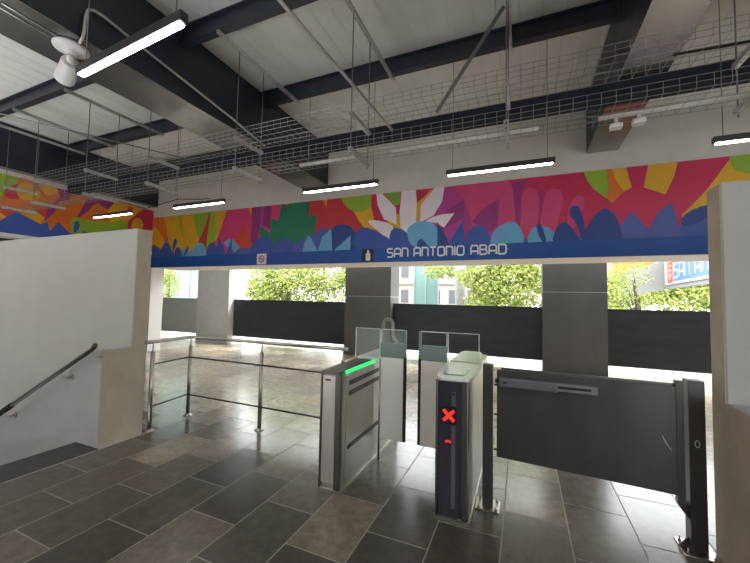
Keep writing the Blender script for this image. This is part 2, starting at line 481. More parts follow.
MURAL_FRONT = [
('pink',[-10.06,4.61,3.15,4.74,3.08,1.96,-9.84,1.98]),
('orange',[-10.39,3.77,-9.1,3.79,-8.95,3.4,-9.15,2.82,-10.31,2.86]),
('yellow',[-9.99,3.56,-9.82,3.55,-9.69,3.54,-9.57,3.51,-9.48,3.47,-9.42,3.42,-9.35,3.37,-9.28,3.3,-9.21,3.23,-9.15,3.15,-9.09,3.07,-9.05,2.99,-9.02,2.91,-8.99,2.84,-9.05,2.78,-9.19,2.75,-9.4,2.73,-9.7,2.73,-9.94,2.78,-10.1,2.88,-10.19,3.04,-10.21,3.25,-10.18,3.4,-10.11,3.51]),
('yellow',[-9.16,3.71,-9.11,3.83,-8.02,3.81,-7.71,3.16,-7.92,2.65,-9.14,2.69,-8.96,3.1,-9.05,3.49]),
('olive',[-8.66,3.84,-8.48,3.82,-8.36,3.16,-8.44,3.2]),
('lime',[-8.06,3.83,-7.42,3.82,-7.75,2.99,-7.86,3.21]),
('red',[-7.4,3.82,-7.52,2.8,-7.8,2.99,-7.58,3.35]),
('lime',[-7.4,3.82,-7.2,3.8,-7.19,3.02,-7.52,2.8]),
('yellow',[-7.21,3.8,-6.83,3.81,-7.07,3.17,-7.2,2.96]),
('orangered',[-6.28,3.38,-6.07,3.02,-6.01,2.81,-6.35,2.75,-6.55,2.98]),
('purple',[-6.03,3.87,-5.43,3.85,-5.46,3.45,-5.47,3.2,-5.77,3.33,-5.84,2.89,-6.05,2.9,-6.02,3.38]),
('magenta',[-5.75,3.84,-5.65,3.83,-5.69,3.3,-5.77,3.32]),
('pink',[-5.48,3.85,-5.15,3.86,-5.24,3.4,-5.41,3.47]),
('yellow',[-6.17,3.84,-6.03,3.83,-6.06,3.54]),
('red',[-4.46,3.83,-2.89,3.81,-2.87,2.92,-3.96,2.98,-4.27,2.94]),
('green',[-5.15,3.86,-4.37,3.85,-4.4,3.39,-4.22,3.46,-4.18,3.38,-4.23,3.01,-4.26,2.75,-5.34,2.73,-5.48,2.95,-5.77,2.96,-5.77,3.31,-5.46,3.09,-5.46,3.45,-5.23,3.38]),
('orange',[-5.07,3.83,-4.93,3.84,-5.01,3.59]),
('yellow',[-4.05,3.82,-3.88,3.81,-3.96,3.52]),
('yellow',[-3.32,3.52,-2.87,3.56,-2.18,3.4,-2.1,2.92,-3.06,3.06]),
('red',[-4.0,3.86,-3.53,3.85,-3.43,3.61,-3.29,3.5,-3.28,3.37,-3.01,3.06,-3.13,2.97,-3.97,3.02]),
('yellow',[-4.0,3.81,-3.92,3.8,-3.96,3.56]),
('lime',[-3.6,3.84,-3.59,3.77,-3.56,3.7,-3.53,3.63,-3.48,3.58,-3.43,3.53,-3.38,3.49,-3.31,3.46,-3.25,3.43,-3.18,3.42,-3.11,3.42,-3.05,3.42,-3.0,3.44,-2.94,3.46,-2.9,3.5,-2.88,3.56,-2.86,3.64,-2.85,3.73,-2.89,3.81,-2.99,3.86,-3.13,3.9,-3.32,3.92,-3.47,3.92,-3.56,3.89]),
('crimson',[-2.88,3.81,-2.76,3.83,-2.65,3.51,-2.49,3.15,-2.79,3.19,-2.88,3.5]),
('crimson',[-2.35,3.54,-2.23,3.56,-2.27,3.3,-2.33,3.3]),
('green2',[-2.67,3.85,-2.22,3.81,-2.27,3.5,-2.34,3.47]),
('crimson',[-1.93,3.84,-1.69,3.81,-1.69,3.6,-1.93,3.42]),
('yellow',[-1.89,3.46,-1.69,3.6,-1.68,3.33,-1.83,3.08,-1.92,3.08]),
('white',[-2.77,3.79,-2.65,3.77,-2.44,3.55,-2.33,3.43,-2.31,3.09,-2.59,3.22,-2.73,3.52]),
('white',[-2.21,3.81,-1.93,3.81,-1.89,3.41,-1.91,3.05,-2.07,2.88,-2.23,3.04,-2.25,3.38]),
('white',[-2.86,3.22,-2.76,3.21,-2.68,3.19,-2.6,3.17,-2.52,3.14,-2.46,3.11,-2.41,3.08,-2.39,3.05,-2.38,3.02,-2.39,2.99,-2.4,2.96,-2.41,2.92,-2.42,2.88,-2.44,2.83,-2.46,2.82,-2.51,2.83,-2.58,2.87,-2.66,2.94,-2.74,3.01,-2.81,3.07,-2.87,3.12,-2.92,3.17,-2.94,3.2,-2.91,3.22]),
('magenta',[-1.39,3.82,-0.02,3.77,-0.02,2.6,-1.48,2.63,-1.52,3.12]),
('rose',[-1.28,3.8,-0.02,3.77,-0.02,2.91,-0.84,2.99,-0.98,3.48]),
('magenta',[-1.39,3.82,-1.25,3.8,-1.24,3.33,-1.37,3.23,-1.58,3.2]),
('purple',[-1.24,3.33,-0.98,3.49,-0.99,3.12,-1.37,2.94,-1.52,3.12,-1.37,3.23]),
('magenta2',[-0.99,3.49,-0.86,3.08,-0.94,2.69,-1.06,2.7,-0.99,3.12]),
('purple',[-0.38,3.42,-0.39,3.18,-0.4,2.96,-0.53,2.84,-0.84,3.04,-0.79,3.13,-0.68,3.24,-0.54,3.34]),
('yellow',[-1.9,3.48,-1.55,3.77,-1.47,3.77,-1.82,3.33,-1.84,3.06,-1.91,3.06]),
('crimson',[-1.92,3.81,-1.61,3.8,-1.88,3.5]),
('white',[-1.54,3.76,-1.36,3.75,-1.4,3.48,-1.56,3.22,-1.83,3.1,-1.82,3.44]),
('white',[-1.72,3.12,-1.58,3.19,-1.4,3.23,-1.17,3.23,-1.36,2.97,-1.49,3.06]),
('crimson',[-0.33,3.87,0.11,3.87,2.94,3.82,2.9,2.37,-0.03,2.47,-0.06,3.11,-0.13,3.58]),
('purple',[-0.16,3.69,-0.01,3.72,0.11,3.74,-0.02,3.51,-0.03,2.84,-0.1,2.95]),
('purple2',[0.26,3.51,0.35,3.5,0.29,2.82,0.22,2.88]),
('rose',[-0.03,2.96,-0.02,3.15,-0.01,3.3,0.0,3.42,0.02,3.5,0.04,3.54,0.07,3.57,0.1,3.58,0.14,3.57,0.19,3.55,0.22,3.52,0.24,3.47,0.26,3.41,0.26,3.33,0.26,3.25,0.26,3.16,0.25,3.07,0.24,2.97,0.23,2.88,0.2,2.79,0.17,2.71,0.13,2.64,0.09,2.59,0.05,2.57,0.03,2.58,-0.0,2.62,-0.02,2.7,-0.03,2.81]),
('rose',[0.29,2.99,0.3,3.1,0.32,3.2,0.33,3.29,0.35,3.36,0.37,3.42,0.39,3.47,0.43,3.5,0.47,3.52,0.52,3.51,0.56,3.5,0.59,3.48,0.61,3.45,0.62,3.4,0.63,3.35,0.62,3.28,0.61,3.2,0.58,3.1,0.56,3.02,0.54,2.94,0.53,2.88,0.51,2.82,0.49,2.78,0.46,2.76,0.43,2.75,0.4,2.76,0.37,2.77,0.34,2.78,0.32,2.79,0.3,2.8,0.29,2.84,0.29,2.9]),
('rose',[0.7,3.1,0.72,3.18,0.74,3.25,0.76,3.3,0.79,3.34,0.81,3.36,0.83,3.37,0.86,3.37,0.88,3.36,0.91,3.34,0.93,3.31,0.94,3.28,0.94,3.25,0.93,3.2,0.93,3.16,0.91,3.12,0.89,3.07,0.87,3.03,0.85,2.98,0.83,2.93,0.81,2.87,0.78,2.8,0.76,2.77,0.74,2.77,0.72,2.8,0.7,2.87,0.69,2.95,0.69,3.02]),
('lime',[0.91,3.81,1.24,3.82,1.28,3.42,1.25,3.27,1.07,3.45,0.98,3.6]),
('orange',[1.24,3.82,1.32,3.81,1.48,3.37,1.31,3.19,1.25,3.29,1.28,3.47]),
('yellow',[1.32,3.81,1.5,3.79,1.58,3.42,1.48,3.37,1.36,3.58]),
('crimson',[1.5,3.79,1.8,3.78,1.73,3.41,1.58,3.42]),
('yellow',[1.8,3.79,2.16,3.78,2.11,3.54,2.0,3.27,1.73,3.41]),
('yellow',[2.74,3.7,3.33,3.81,3.55,3.0,3.3,2.73,2.19,2.71,2.19,2.94,2.49,3.3]),
('lime',[2.73,3.81,2.74,3.74,2.75,3.69,2.76,3.64,2.77,3.6,2.79,3.56,2.81,3.54,2.85,3.51,2.9,3.49,2.95,3.47,3.01,3.46,3.06,3.46,3.12,3.46,3.17,3.48,3.21,3.51,3.24,3.56,3.26,3.63,3.26,3.72,3.23,3.79,3.17,3.84,3.07,3.87,2.93,3.89,2.83,3.88,2.76,3.85]),
('navy',[2.18,2.89,2.2,2.91,2.21,2.93,2.24,2.96,2.27,2.98,2.3,3.0,2.33,3.02,2.37,3.03,2.4,3.05,2.45,3.06,2.49,3.07,2.53,3.08,2.57,3.1,2.62,3.1,2.68,3.11,2.75,3.1,2.83,3.09,2.92,3.07,3.01,3.04,3.09,3.01,3.15,2.96,3.22,2.91,3.27,2.85,3.31,2.78,3.34,2.71,3.37,2.64,3.32,2.59,3.19,2.57,2.99,2.58,2.7,2.61,2.47,2.65,2.3,2.69,2.21,2.74,2.19,2.78,2.18,2.83,2.18,2.86]),
('violet',[2.15,2.59,2.23,2.74,2.48,2.87,2.68,2.92,3.02,2.94,3.38,2.77,3.71,2.51]),
('blue2',[-10.3,2.68,-6.22,2.64,1.13,2.7,3.1,2.85,3.08,1.96,-10.24,1.98]),
('blue',[-9.7,2.95,-9.63,2.97,-9.57,2.98,-9.51,2.98,-9.46,2.96,-9.4,2.94,-9.35,2.92,-9.31,2.89,-9.28,2.87,-9.25,2.84,-9.22,2.84,-9.19,2.85,-9.16,2.89,-9.13,2.96,-9.09,3.0,-9.06,3.03,-9.02,3.04,-8.98,3.03,-8.95,3.01,-8.91,2.98,-8.88,2.94,-8.85,2.89,-8.82,2.84,-8.79,2.8,-8.77,2.76,-8.75,2.73,-8.73,2.72,-8.7,2.73,-8.67,2.77,-8.64,2.83,-8.6,2.87,-8.56,2.88,-8.52,2.88,-8.48,2.86,-8.44,2.83,-8.41,2.78,-8.38,2.73,-8.36,2.65,-8.43,2.6,-8.59,2.56,-8.85,2.54,-9.21,2.54,-9.48,2.56,-9.67,2.61,-9.77,2.69,-9.78,2.78,-9.77,2.86,-9.74,2.92]),
('blue',[-8.63,3.11,-8.6,3.08,-8.58,3.04,-8.58,3.01,-8.59,2.98,-8.62,2.95,-8.64,2.91,-8.67,2.87,-8.69,2.82,-8.72,2.76,-8.74,2.74,-8.76,2.75,-8.76,2.8,-8.76,2.88,-8.75,2.95,-8.74,3.01,-8.72,3.06,-8.7,3.1,-8.68,3.13,-8.65,3.13]),
('sky',[-8.42,2.55,-8.37,2.77,-8.31,2.83,-8.22,2.87,-8.06,2.7,-8.08,2.54]),
('blue',[-8.16,2.91,-8.12,2.84,-8.3,2.58,-8.35,2.59,-8.24,2.81]),
('sky',[-8.07,2.6,-8.05,2.67,-8.02,2.74,-7.99,2.79,-7.96,2.84,-7.93,2.89,-7.89,2.92,-7.84,2.95,-7.79,2.96,-7.73,2.97,-7.67,2.96,-7.62,2.94,-7.58,2.9,-7.54,2.84,-7.51,2.78,-7.49,2.72,-7.47,2.66,-7.47,2.59,-7.51,2.54,-7.58,2.5,-7.7,2.49,-7.86,2.49,-7.98,2.51,-8.05,2.55]),
('blue2',[-7.5,2.62,-7.49,2.71,-7.47,2.78,-7.45,2.84,-7.42,2.89,-7.39,2.92,-7.36,2.94,-7.32,2.95,-7.28,2.95,-7.23,2.94,-7.18,2.9,-7.14,2.84,-7.1,2.75,-7.06,2.64,-7.07,2.56,-7.11,2.5,-7.2,2.48,-7.32,2.48,-7.42,2.5,-7.48,2.55]),
('blue',[-7.17,2.59,-7.06,3.08,-6.8,2.64,-6.8,2.56]),
('sky',[-6.9,2.93,-6.73,3.02,-6.58,2.99,-6.36,2.77,-6.6,2.62]),
('blue',[-6.63,3.06,-6.63,2.58,-6.83,2.58]),
('violet',[-6.63,2.58,-6.37,2.77,-6.09,2.76,-6.08,2.56]),
('violet',[-6.64,2.74,-6.4,2.78,-6.02,2.77,-5.98,2.57,-6.63,2.59]),
('sky',[-6.58,2.97,-6.37,2.79,-6.57,2.65]),
('blue',[-6.05,2.65,-6.04,2.72,-6.02,2.78,-5.99,2.84,-5.94,2.89,-5.89,2.93,-5.84,2.96,-5.78,2.98,-5.72,3.0,-5.65,3.01,-5.59,3.02,-5.53,3.0,-5.48,2.98,-5.43,2.95,-5.4,2.91,-5.37,2.84,-5.34,2.76,-5.33,2.66,-5.36,2.59,-5.45,2.54,-5.59,2.52,-5.78,2.53,-5.92,2.55,-6.01,2.59]),
('blue2',[-5.36,2.65,-5.33,2.74,-5.29,2.81,-5.25,2.87,-5.21,2.91,-5.16,2.93,-5.11,2.95,-5.05,2.95,-4.99,2.94,-4.93,2.92,-4.87,2.88,-4.81,2.81,-4.76,2.74,-4.72,2.64,-4.73,2.57,-4.8,2.52,-4.93,2.5,-5.12,2.51,-5.26,2.54,-5.34,2.58]),
('violet',[-4.86,2.5,-4.75,2.85,-4.46,2.93,-4.19,3.02,-3.98,3.18,-3.95,3.07,-3.66,3.12,-3.64,2.47]),
('sky',[-4.37,3.0,-4.48,2.83,-4.53,2.61,-4.12,2.61]),
('sky',[-3.82,3.09,-4.03,2.93,-4.13,2.61,-3.75,2.6]),
('navy',[-3.87,2.77,-3.86,2.89,-3.84,2.99,-3.81,3.07,-3.77,3.12,-3.73,3.15,-3.68,3.17,-3.62,3.18,-3.56,3.18,-3.49,3.17,-3.42,3.15,-3.36,3.13,-3.31,3.09,-3.26,3.04,-3.22,2.98,-3.18,2.91,-3.16,2.82,-3.14,2.71,-3.18,2.64,-3.26,2.59,-3.4,2.57,-3.59,2.58,-3.73,2.61,-3.83,2.67]),
('blue',[-3.25,2.74,-3.24,2.85,-3.22,2.94,-3.19,3.01,-3.15,3.05,-3.1,3.07,-3.05,3.08,-2.98,3.07,-2.91,3.05,-2.83,3.02,-2.76,2.98,-2.68,2.94,-2.61,2.9,-2.53,2.86,-2.47,2.81,-2.43,2.76,-2.41,2.7,-2.4,2.63,-2.44,2.58,-2.54,2.56,-2.7,2.54,-2.92,2.55,-3.09,2.59,-3.2,2.65]),
('sky',[-3.99,2.95,-3.8,3.08,-3.77,2.61,-3.98,2.6]),
('sky',[-3.33,2.93,-3.33,2.6,-3.74,2.61]),
('blue',[-2.47,2.71,-2.46,2.81,-2.45,2.88,-2.43,2.95,-2.4,2.99,-2.37,3.02,-2.33,3.03,-2.29,3.02,-2.23,3.0,-2.17,2.97,-2.1,2.92,-2.04,2.85,-1.97,2.77,-1.9,2.68,-1.89,2.61,-1.94,2.57,-2.04,2.55,-2.22,2.56,-2.35,2.59,-2.43,2.64]),
('sky',[-2.07,3.0,-2.04,3.04,-2.0,3.06,-1.96,3.09,-1.91,3.11,-1.84,3.12,-1.78,3.12,-1.73,3.12,-1.68,3.11,-1.62,3.09,-1.58,3.06,-1.54,3.03,-1.51,2.99,-1.49,2.95,-1.47,2.9,-1.46,2.84,-1.46,2.77,-1.46,2.69,-1.49,2.63,-1.55,2.59,-1.65,2.58,-1.79,2.58,-1.9,2.61,-1.98,2.66,-2.04,2.73,-2.07,2.82,-2.09,2.9,-2.09,2.96]),
('navy',[-1.88,2.65,-1.88,2.7,-1.86,2.74,-1.85,2.76,-1.83,2.77,-1.81,2.78,-1.78,2.77,-1.75,2.74,-1.71,2.7,-1.67,2.65,-1.65,2.62,-1.66,2.59,-1.71,2.58,-1.78,2.58,-1.84,2.6,-1.87,2.62]),
('navy',[-1.49,3.09,-1.37,2.91,-1.26,2.66,-1.26,2.59,-1.48,2.6]),
('blue',[-1.0,3.1,-0.98,2.58,-1.27,2.59,-1.26,2.71,-1.11,2.93]),
('blue2',[-0.98,2.67,-0.96,2.75,-0.94,2.81,-0.91,2.87,-0.87,2.91,-0.83,2.95,-0.78,2.97,-0.73,2.97,-0.69,2.96,-0.64,2.93,-0.59,2.89,-0.56,2.83,-0.53,2.76,-0.51,2.67,-0.52,2.6,-0.57,2.56,-0.67,2.54,-0.8,2.55,-0.9,2.57,-0.95,2.61]),
('sky',[-0.53,2.66,-0.51,2.74,-0.49,2.81,-0.45,2.86,-0.41,2.91,-0.37,2.94,-0.32,2.96,-0.27,2.98,-0.23,3.0,-0.18,3.0,-0.14,2.99,-0.11,2.98,-0.07,2.94,-0.04,2.9,-0.02,2.85,0.0,2.8,0.02,2.74,0.03,2.67,0.01,2.62,-0.06,2.59,-0.17,2.56,-0.33,2.56,-0.44,2.57,-0.51,2.6]),
('sky',[0.08,2.68,0.1,2.75,0.12,2.8,0.14,2.84,0.17,2.87,0.2,2.88,0.24,2.89,0.28,2.89,0.32,2.89,0.37,2.87,0.41,2.86,0.44,2.83,0.46,2.81,0.48,2.78,0.49,2.75,0.5,2.71,0.51,2.68,0.5,2.64,0.48,2.61,0.42,2.59,0.34,2.58,0.22,2.58,0.14,2.59,0.09,2.63]),
('navy',[0.23,2.93,0.24,2.94,0.26,2.94,0.27,2.94,0.28,2.92,0.3,2.9,0.31,2.87,0.33,2.83,0.34,2.78,0.36,2.71,0.37,2.66,0.37,2.63,0.36,2.61,0.33,2.62,0.31,2.63,0.29,2.67,0.26,2.73,0.24,2.8,0.23,2.86,0.22,2.9]),
('navy',[0.47,2.67,0.49,2.74,0.51,2.8,0.53,2.85,0.56,2.89,0.58,2.92,0.61,2.93,0.64,2.94,0.67,2.93,0.7,2.9,0.73,2.87,0.77,2.82,0.8,2.76,0.84,2.68,0.84,2.62,0.8,2.58,0.72,2.56,0.61,2.56,0.53,2.58,0.48,2.61]),
('navy',[0.72,3.11,0.73,3.14,0.74,3.17,0.76,3.19,0.79,3.2,0.82,3.2,0.84,3.19,0.86,3.17,0.87,3.15,0.88,3.11,0.89,3.07,0.9,3.02,0.92,2.96,0.93,2.89,0.94,2.83,0.94,2.77,0.93,2.71,0.92,2.66,0.91,2.65,0.89,2.66,0.87,2.71,0.85,2.79,0.83,2.87,0.8,2.92,0.78,2.97,0.75,3.0,0.73,3.04,0.72,3.07]),
('navy',[0.89,2.68,0.92,2.73,0.94,2.79,0.98,2.85,1.01,2.91,1.04,2.97,1.08,3.02,1.11,3.06,1.15,3.09,1.19,3.11,1.22,3.12,1.25,3.11,1.28,3.09,1.31,3.06,1.34,3.03,1.36,2.98,1.38,2.94,1.4,2.88,1.42,2.83,1.44,2.77,1.45,2.72,1.47,2.67,1.44,2.64,1.37,2.61,1.25,2.6,1.09,2.6,0.98,2.61,0.91,2.63]),
('violet',[1.41,2.82,1.56,3.05,1.79,2.74,1.77,2.6,1.45,2.6]),
('violet',[1.78,2.72,1.88,2.96,1.95,3.05,2.07,3.15,2.17,2.69,2.17,2.59,1.74,2.6])]
MURAL_LEFT = [
('orange',[2.48,5.36,5.39,4.66,6.63,4.59,6.71,3.03,2.64,2.41]),
('lime',[2.48,5.36,3.33,3.97,3.61,3.98,3.58,3.76,3.44,3.63,3.36,3.45,2.6,3.07]),
('red',[3.43,3.65,3.46,3.69,3.48,3.73,3.52,3.76,3.55,3.79,3.59,3.81,3.62,3.81,3.65,3.78,3.67,3.73,3.68,3.65,3.68,3.58,3.66,3.54,3.63,3.5,3.59,3.49,3.55,3.48,3.51,3.48,3.48,3.49,3.45,3.5,3.42,3.51,3.41,3.53,3.4,3.54,3.4,3.56,3.4,3.59,3.41,3.62]),
('yellow',[3.63,3.81,3.67,3.85,3.71,3.88,3.75,3.89,3.79,3.89,3.83,3.88,3.87,3.86,3.9,3.83,3.93,3.79,3.96,3.74,3.97,3.7,3.97,3.66,3.96,3.63,3.94,3.6,3.91,3.57,3.87,3.55,3.82,3.54,3.76,3.52,3.71,3.52,3.67,3.53,3.64,3.55,3.62,3.58,3.6,3.62,3.59,3.65,3.58,3.68,3.58,3.71,3.59,3.75,3.6,3.78]),
('orangered',[3.84,3.96,3.91,3.96,4.1,3.72,4.04,3.7]),
('yellow',[3.9,3.98,4.25,3.97,4.29,3.81,4.07,3.71,3.94,3.87]),
('purple',[4.24,3.97,4.6,4.01,4.48,3.71,4.07,3.13,4.11,3.45,4.32,3.76]),
('orangered',[2.6,3.1,3.37,3.27,3.62,3.25,3.49,3.03,3.38,3.15]),
('yellow',[2.65,3.0,3.38,3.17,3.48,3.09,3.48,2.98,3.38,3.08,2.65,2.83]),
('yellow',[3.6,3.27,3.85,3.37,4.07,3.22,4.01,3.07]),
('orangered',[3.85,3.39,4.1,3.5,4.08,3.22]),
('orange',[4.32,3.65,5.11,3.99,5.13,3.46,4.61,3.26,4.58,2.96,4.35,3.17,4.18,2.95,4.17,3.09]),
('purple',[4.83,3.85,5.52,3.99,5.33,3.69,5.07,3.81,4.73,3.38,4.66,3.36,4.79,3.69]),
('orange',[4.89,3.53,4.91,3.6,4.94,3.66,4.97,3.71,5.01,3.75,5.05,3.78,5.1,3.79,5.13,3.78,5.16,3.76,5.19,3.71,5.2,3.67,5.21,3.62,5.22,3.58,5.22,3.53,5.19,3.49,5.14,3.46,5.08,3.45,4.99,3.44,4.92,3.46,4.89,3.49]),
('yellow',[5.49,3.98,6.26,3.93,5.8,3.29,5.41,3.21,5.31,3.7]),
('crimson',[5.8,3.92,5.93,3.9,5.76,3.65,5.71,3.7]),
('crimson',[6.16,3.92,6.45,4.0,6.48,3.42,5.8,3.29,5.8,3.52]),
('yellow',[5.88,3.4,5.89,3.47,5.91,3.53,5.93,3.58,5.96,3.61,5.99,3.64,6.02,3.65,6.06,3.65,6.09,3.65,6.13,3.63,6.16,3.6,6.18,3.56,6.2,3.52,6.2,3.46,6.18,3.41,6.14,3.37,6.07,3.34,5.99,3.32,5.93,3.33,5.89,3.36]),
('lime',[4.62,3.36,4.69,3.35,4.78,3.35,4.89,3.35,5.04,3.36,5.23,3.38,5.38,3.4,5.5,3.43,5.57,3.47,5.61,3.52,5.64,3.54,5.68,3.53,5.72,3.49,5.76,3.43,5.8,3.35,5.82,3.26,5.84,3.17,5.84,3.06,5.76,2.96,5.58,2.88,5.33,2.82,5.01,2.77,4.78,2.78,4.63,2.84,4.56,2.95,4.55,3.12,4.55,3.24,4.58,3.32]),
('blue',[2.61,2.94,3.38,3.01,3.61,3.24,4.01,3.06,4.12,3.14,4.18,2.95,4.32,3.18,4.53,2.97,4.66,2.95,4.75,2.87,2.64,2.46]),
('blue',[4.64,3.27,4.66,3.27,4.68,3.27,4.7,3.26,4.71,3.23,4.72,3.2,4.73,3.17,4.72,3.14,4.72,3.1,4.7,3.07,4.68,3.04,4.67,3.01,4.65,3.0,4.63,2.99,4.62,3.0,4.61,3.03,4.61,3.08,4.61,3.15,4.62,3.21,4.63,3.25]),
('blue',[4.77,3.0,4.78,3.03,4.79,3.05,4.81,3.06,4.83,3.06,4.84,3.06,4.86,3.06,4.88,3.05,4.89,3.03,4.91,3.0,4.91,2.99,4.89,2.98,4.86,2.97,4.82,2.97,4.79,2.97,4.77,2.99])]
# the mural runs on behind the right half wall
EXTRA = [('orange', [4.3, 3.9, 5.0, 3.9, 5.6, 3.3, 5.0, 2.9, 4.5, 3.2]), ('lime', [5.4, 3.9, 6.1, 3.9, 6.2, 3.4, 5.8, 3.1, 5.5, 3.4]), ('magenta', [6.3, 3.9, 7.4, 3.9, 7.1, 3.2, 6.6, 2.9, 6.2, 3.2]),
         ('yellow', [7.5, 3.9, 8.9, 3.9, 8.9, 3.2, 8.2, 2.95, 7.6, 3.3]), ('violet', [3.4, 2.6, 3.7, 2.95, 4.1, 3.02, 4.5, 2.85, 4.7, 2.6]),
         ('sky', [4.6, 2.6, 4.75, 2.9, 5.1, 3.02, 5.5, 2.9, 5.65, 2.6]), ('blue', [5.6, 2.6, 5.8, 3.0, 6.2, 3.12, 6.6, 2.95, 6.8, 2.6]), ('navy', [6.7, 2.6, 7.0, 2.95, 7.3, 3.0, 7.6, 2.85, 7.8, 2.6]), ('blue2', [7.7, 2.6, 8.0, 3.0, 8.9, 3.05, 8.9, 2.6])]
MURAL_FRONT = MURAL_FRONT + EXTRA
mt = thing('mural', (-2, YM, 2.345), 'long bright wall mural of flowers and blue waves above the station name', 'mural')
mb = MB().box(XL + .001, 9, YM - .012, YM - .0005, 2.345, 3.755, mi=PNAMES.index('crimson'))
paint(mb, MURAL_FRONT, XL + .002, 8.9, 2.60, 3.752, lambda u, z, d: (u, YM - .012 - d, z))
mb.build('painted_board', PMATS, mt, fixn=False)
MB().box(XL + .003, 9, YM - .030, YM - .008, 2.346, 2.622).build('name_strip', PMATS[PNAMES.index('strip')], mt, 'plain deep blue strip')
mt2 = thing('mural', (XL, 4, 2.775), 'mural of orange, lime and purple shapes on the left wall', 'mural')
mb = MB().box(XL + .001, XL + .012, -7, YM - .032, 2.776, 3.955, mi=PNAMES.index('orange'))
paint(mb, MURAL_LEFT, -6.9, YM - .034, 2.777, 3.953, lambda u, z, d: (XL + .012 + d, u, z))
mb.build('painted_board', PMATS, mt2, fixn=False)

# ---- station name: square rounded strokes
def arc(cx, cz, r, a0, a1, n=5):
    return [(cx + r * math.cos(R(a0 + (a1 - a0) * i / n)), cz + r * math.sin(R(a0 + (a1 - a0) * i / n))) for i in range(n + 1)]
GL = {   # strokes on a 0..w by 0..1 body
    'S': (.80, [[(.78, 1), *arc(.22, .78, .22, 90, 180), *arc(.22, .75, .22, 180, 270), *arc(.58, .31, .22, 90, 0), *arc(.58, .22, .22, 0, -90), (.02, 0)]]),
    'A': (.86, [[(0, 0), *arc(.26, .74, .26, 180, 90), *arc(.60, .74, .26, 90, 0), (.86, 0)], [(0, .36), (.86, .36)]]),
    'N': (.80, [[(0, 0), (0, 1), *arc(.54, .74, .26, 90, 0), (.80, 0)]]),
    'T': (.80, [[(0, 1), (.80, 1)], [(.40, 1), (.40, 0)]]),
    'O': (.86, [[*arc(.24, .76, .24, 180, 90), *arc(.62, .76, .24, 90, 0), *arc(.62, .24, .24, 0, -90), *arc(.24, .24, .24, 270, 180), (0, .76)]]),
    'I': (.04, [[(.02, 0), (.02, 1)]]),
    'B': (.82, [[(0, 0), (0, 1), *arc(.54, .78, .22, 90, -60), *arc(.58, .27, .25, 70, -90), (0, 0)], [(0, .53), (.56, .53)]]),
    'D': (.86, [[(0, 0), (0, 1), *arc(.58, .72, .28, 90, 0), *arc(.58, .28, .28, 0, -90), (0, 0)]]),
}
def stroke_text(mb, text, put, h, gap=.26, space=.62, w=.15, sx=1.0):
    x = 0.0; lay = 0
    for chx in text:
        if chx == ' ': x += space; continue
        wd, strokes = GL[chx]
        for st in strokes:
            q = []
            for p in st:
                if not q or math.hypot(p[0] - q[-1][0], p[1] - q[-1][1]) > 1e-4: q.append(p)
            L_, R_ = [], []
            for i, p in enumerate(q):
                dirs = []
                if i > 0: dirs.append(Vector((p[0] - q[i - 1][0], p[1] - q[i - 1][1])).normalized())
                if i < len(q) - 1: dirs.append(Vector((q[i + 1][0] - p[0], q[i + 1][1] - p[1])).normalized())
                n = sum((Vector((-d.y, d.x)) for d in dirs), Vector((0, 0)))
                if n.length < 1e-4: n = Vector((-dirs[0].y, dirs[0].x))
                n.normalize()
                k = 1 / max(.5, n.dot(Vector((-dirs[0].y, dirs[0].x))))
                L_.append((p[0] + n.x * w / 2 * k, p[1] + n.y * w / 2 * k)); R_.append((p[0] - n.x * w / 2 * k, p[1] - n.y * w / 2 * k))
            for i in range(len(q) - 1):
                lay += 1
                dz = .004 + (lay % 7) * .0002
                mb.quad(*[put((x + p[0]) * h * sx, p[1] * h, dz) for p in (L_[i], L_[i + 1], R_[i + 1], R_[i])])
        x += wd + gap
    return (x - gap) * h * sx
tmp = MB(); wtot = stroke_text(tmp, 'SAN ANTONIO ABAD', lambda a, b, d: (a, 0, b), .165); tmp.bm.free()
sx = 2.23 / wtot
xc = 0.0
for chx in 'SAN ANTONIO ABAD':
    if chx == ' ': xc += .62 * .165 * sx; continue
    mb = MB(); wl = stroke_text(mb, chx, lambda a, b, d: (-2.49 + xc + a, YM - .030 - d, 2.440 + b), .165, w=.19, sx=sx)
    mb.build('letter', M_letter, mt, 'white raised letter', fixn=False)
    xc += wl + .26 * .165 * sx

# ---- pictogram tile and no smoking sign
pt = thing('pictogram_sign', (-2.92, YM - .033, 2.365), 'small black square with a white bottle shape, left of the station name', 'sign')
MB().box(-3.05, -2.795, YM - .036, YM - .031, 2.362, 2.622, bev=.0015).build('plate', M_black, pt)
c = -2.915
out = [(-.05, 0), (.05, 0), (.055, .03), (.05, .10), (.058, .13), (.035, .155), (.022, .17), (.022, .21), (-.018, .215), (-.022, .17), (-.03, .15), (-.062, .13), (-.045, .11), (-.05, .06)]
MB().prism([(c + a, 2.382 + b) for a, b in out], YM - .038, YM - .035, axis=1).build('symbol', M_letter, pt, 'white bottle figure')
ns = thing('no_smoking_sign', (-5.67, YM - .033, 2.37), 'small white no smoking sign on the blue strip at the left', 'sign')
MB().box(-5.81, -5.53, YM - .036, YM - .031, 2.362, 2.612, bev=.0015).build('plate', M_letter, ns)
M_sred = mat('sign_red', (.55, .05, .05), .5)
def ring(mb, cx, cz, r0, r1, y, n=28):
    for i in range(n):
        a, b = 2 * math.pi * i / n, 2 * math.pi * (i + 1) / n
        mb.quad((cx + r0 * math.cos(a), y, cz + r0 * math.sin(a)), (cx + r1 * math.cos(a), y, cz + r1 * math.sin(a)), (cx + r1 * math.cos(b), y, cz + r1 * math.sin(b)), (cx + r0 * math.cos(b), y, cz + r0 * math.sin(b)))
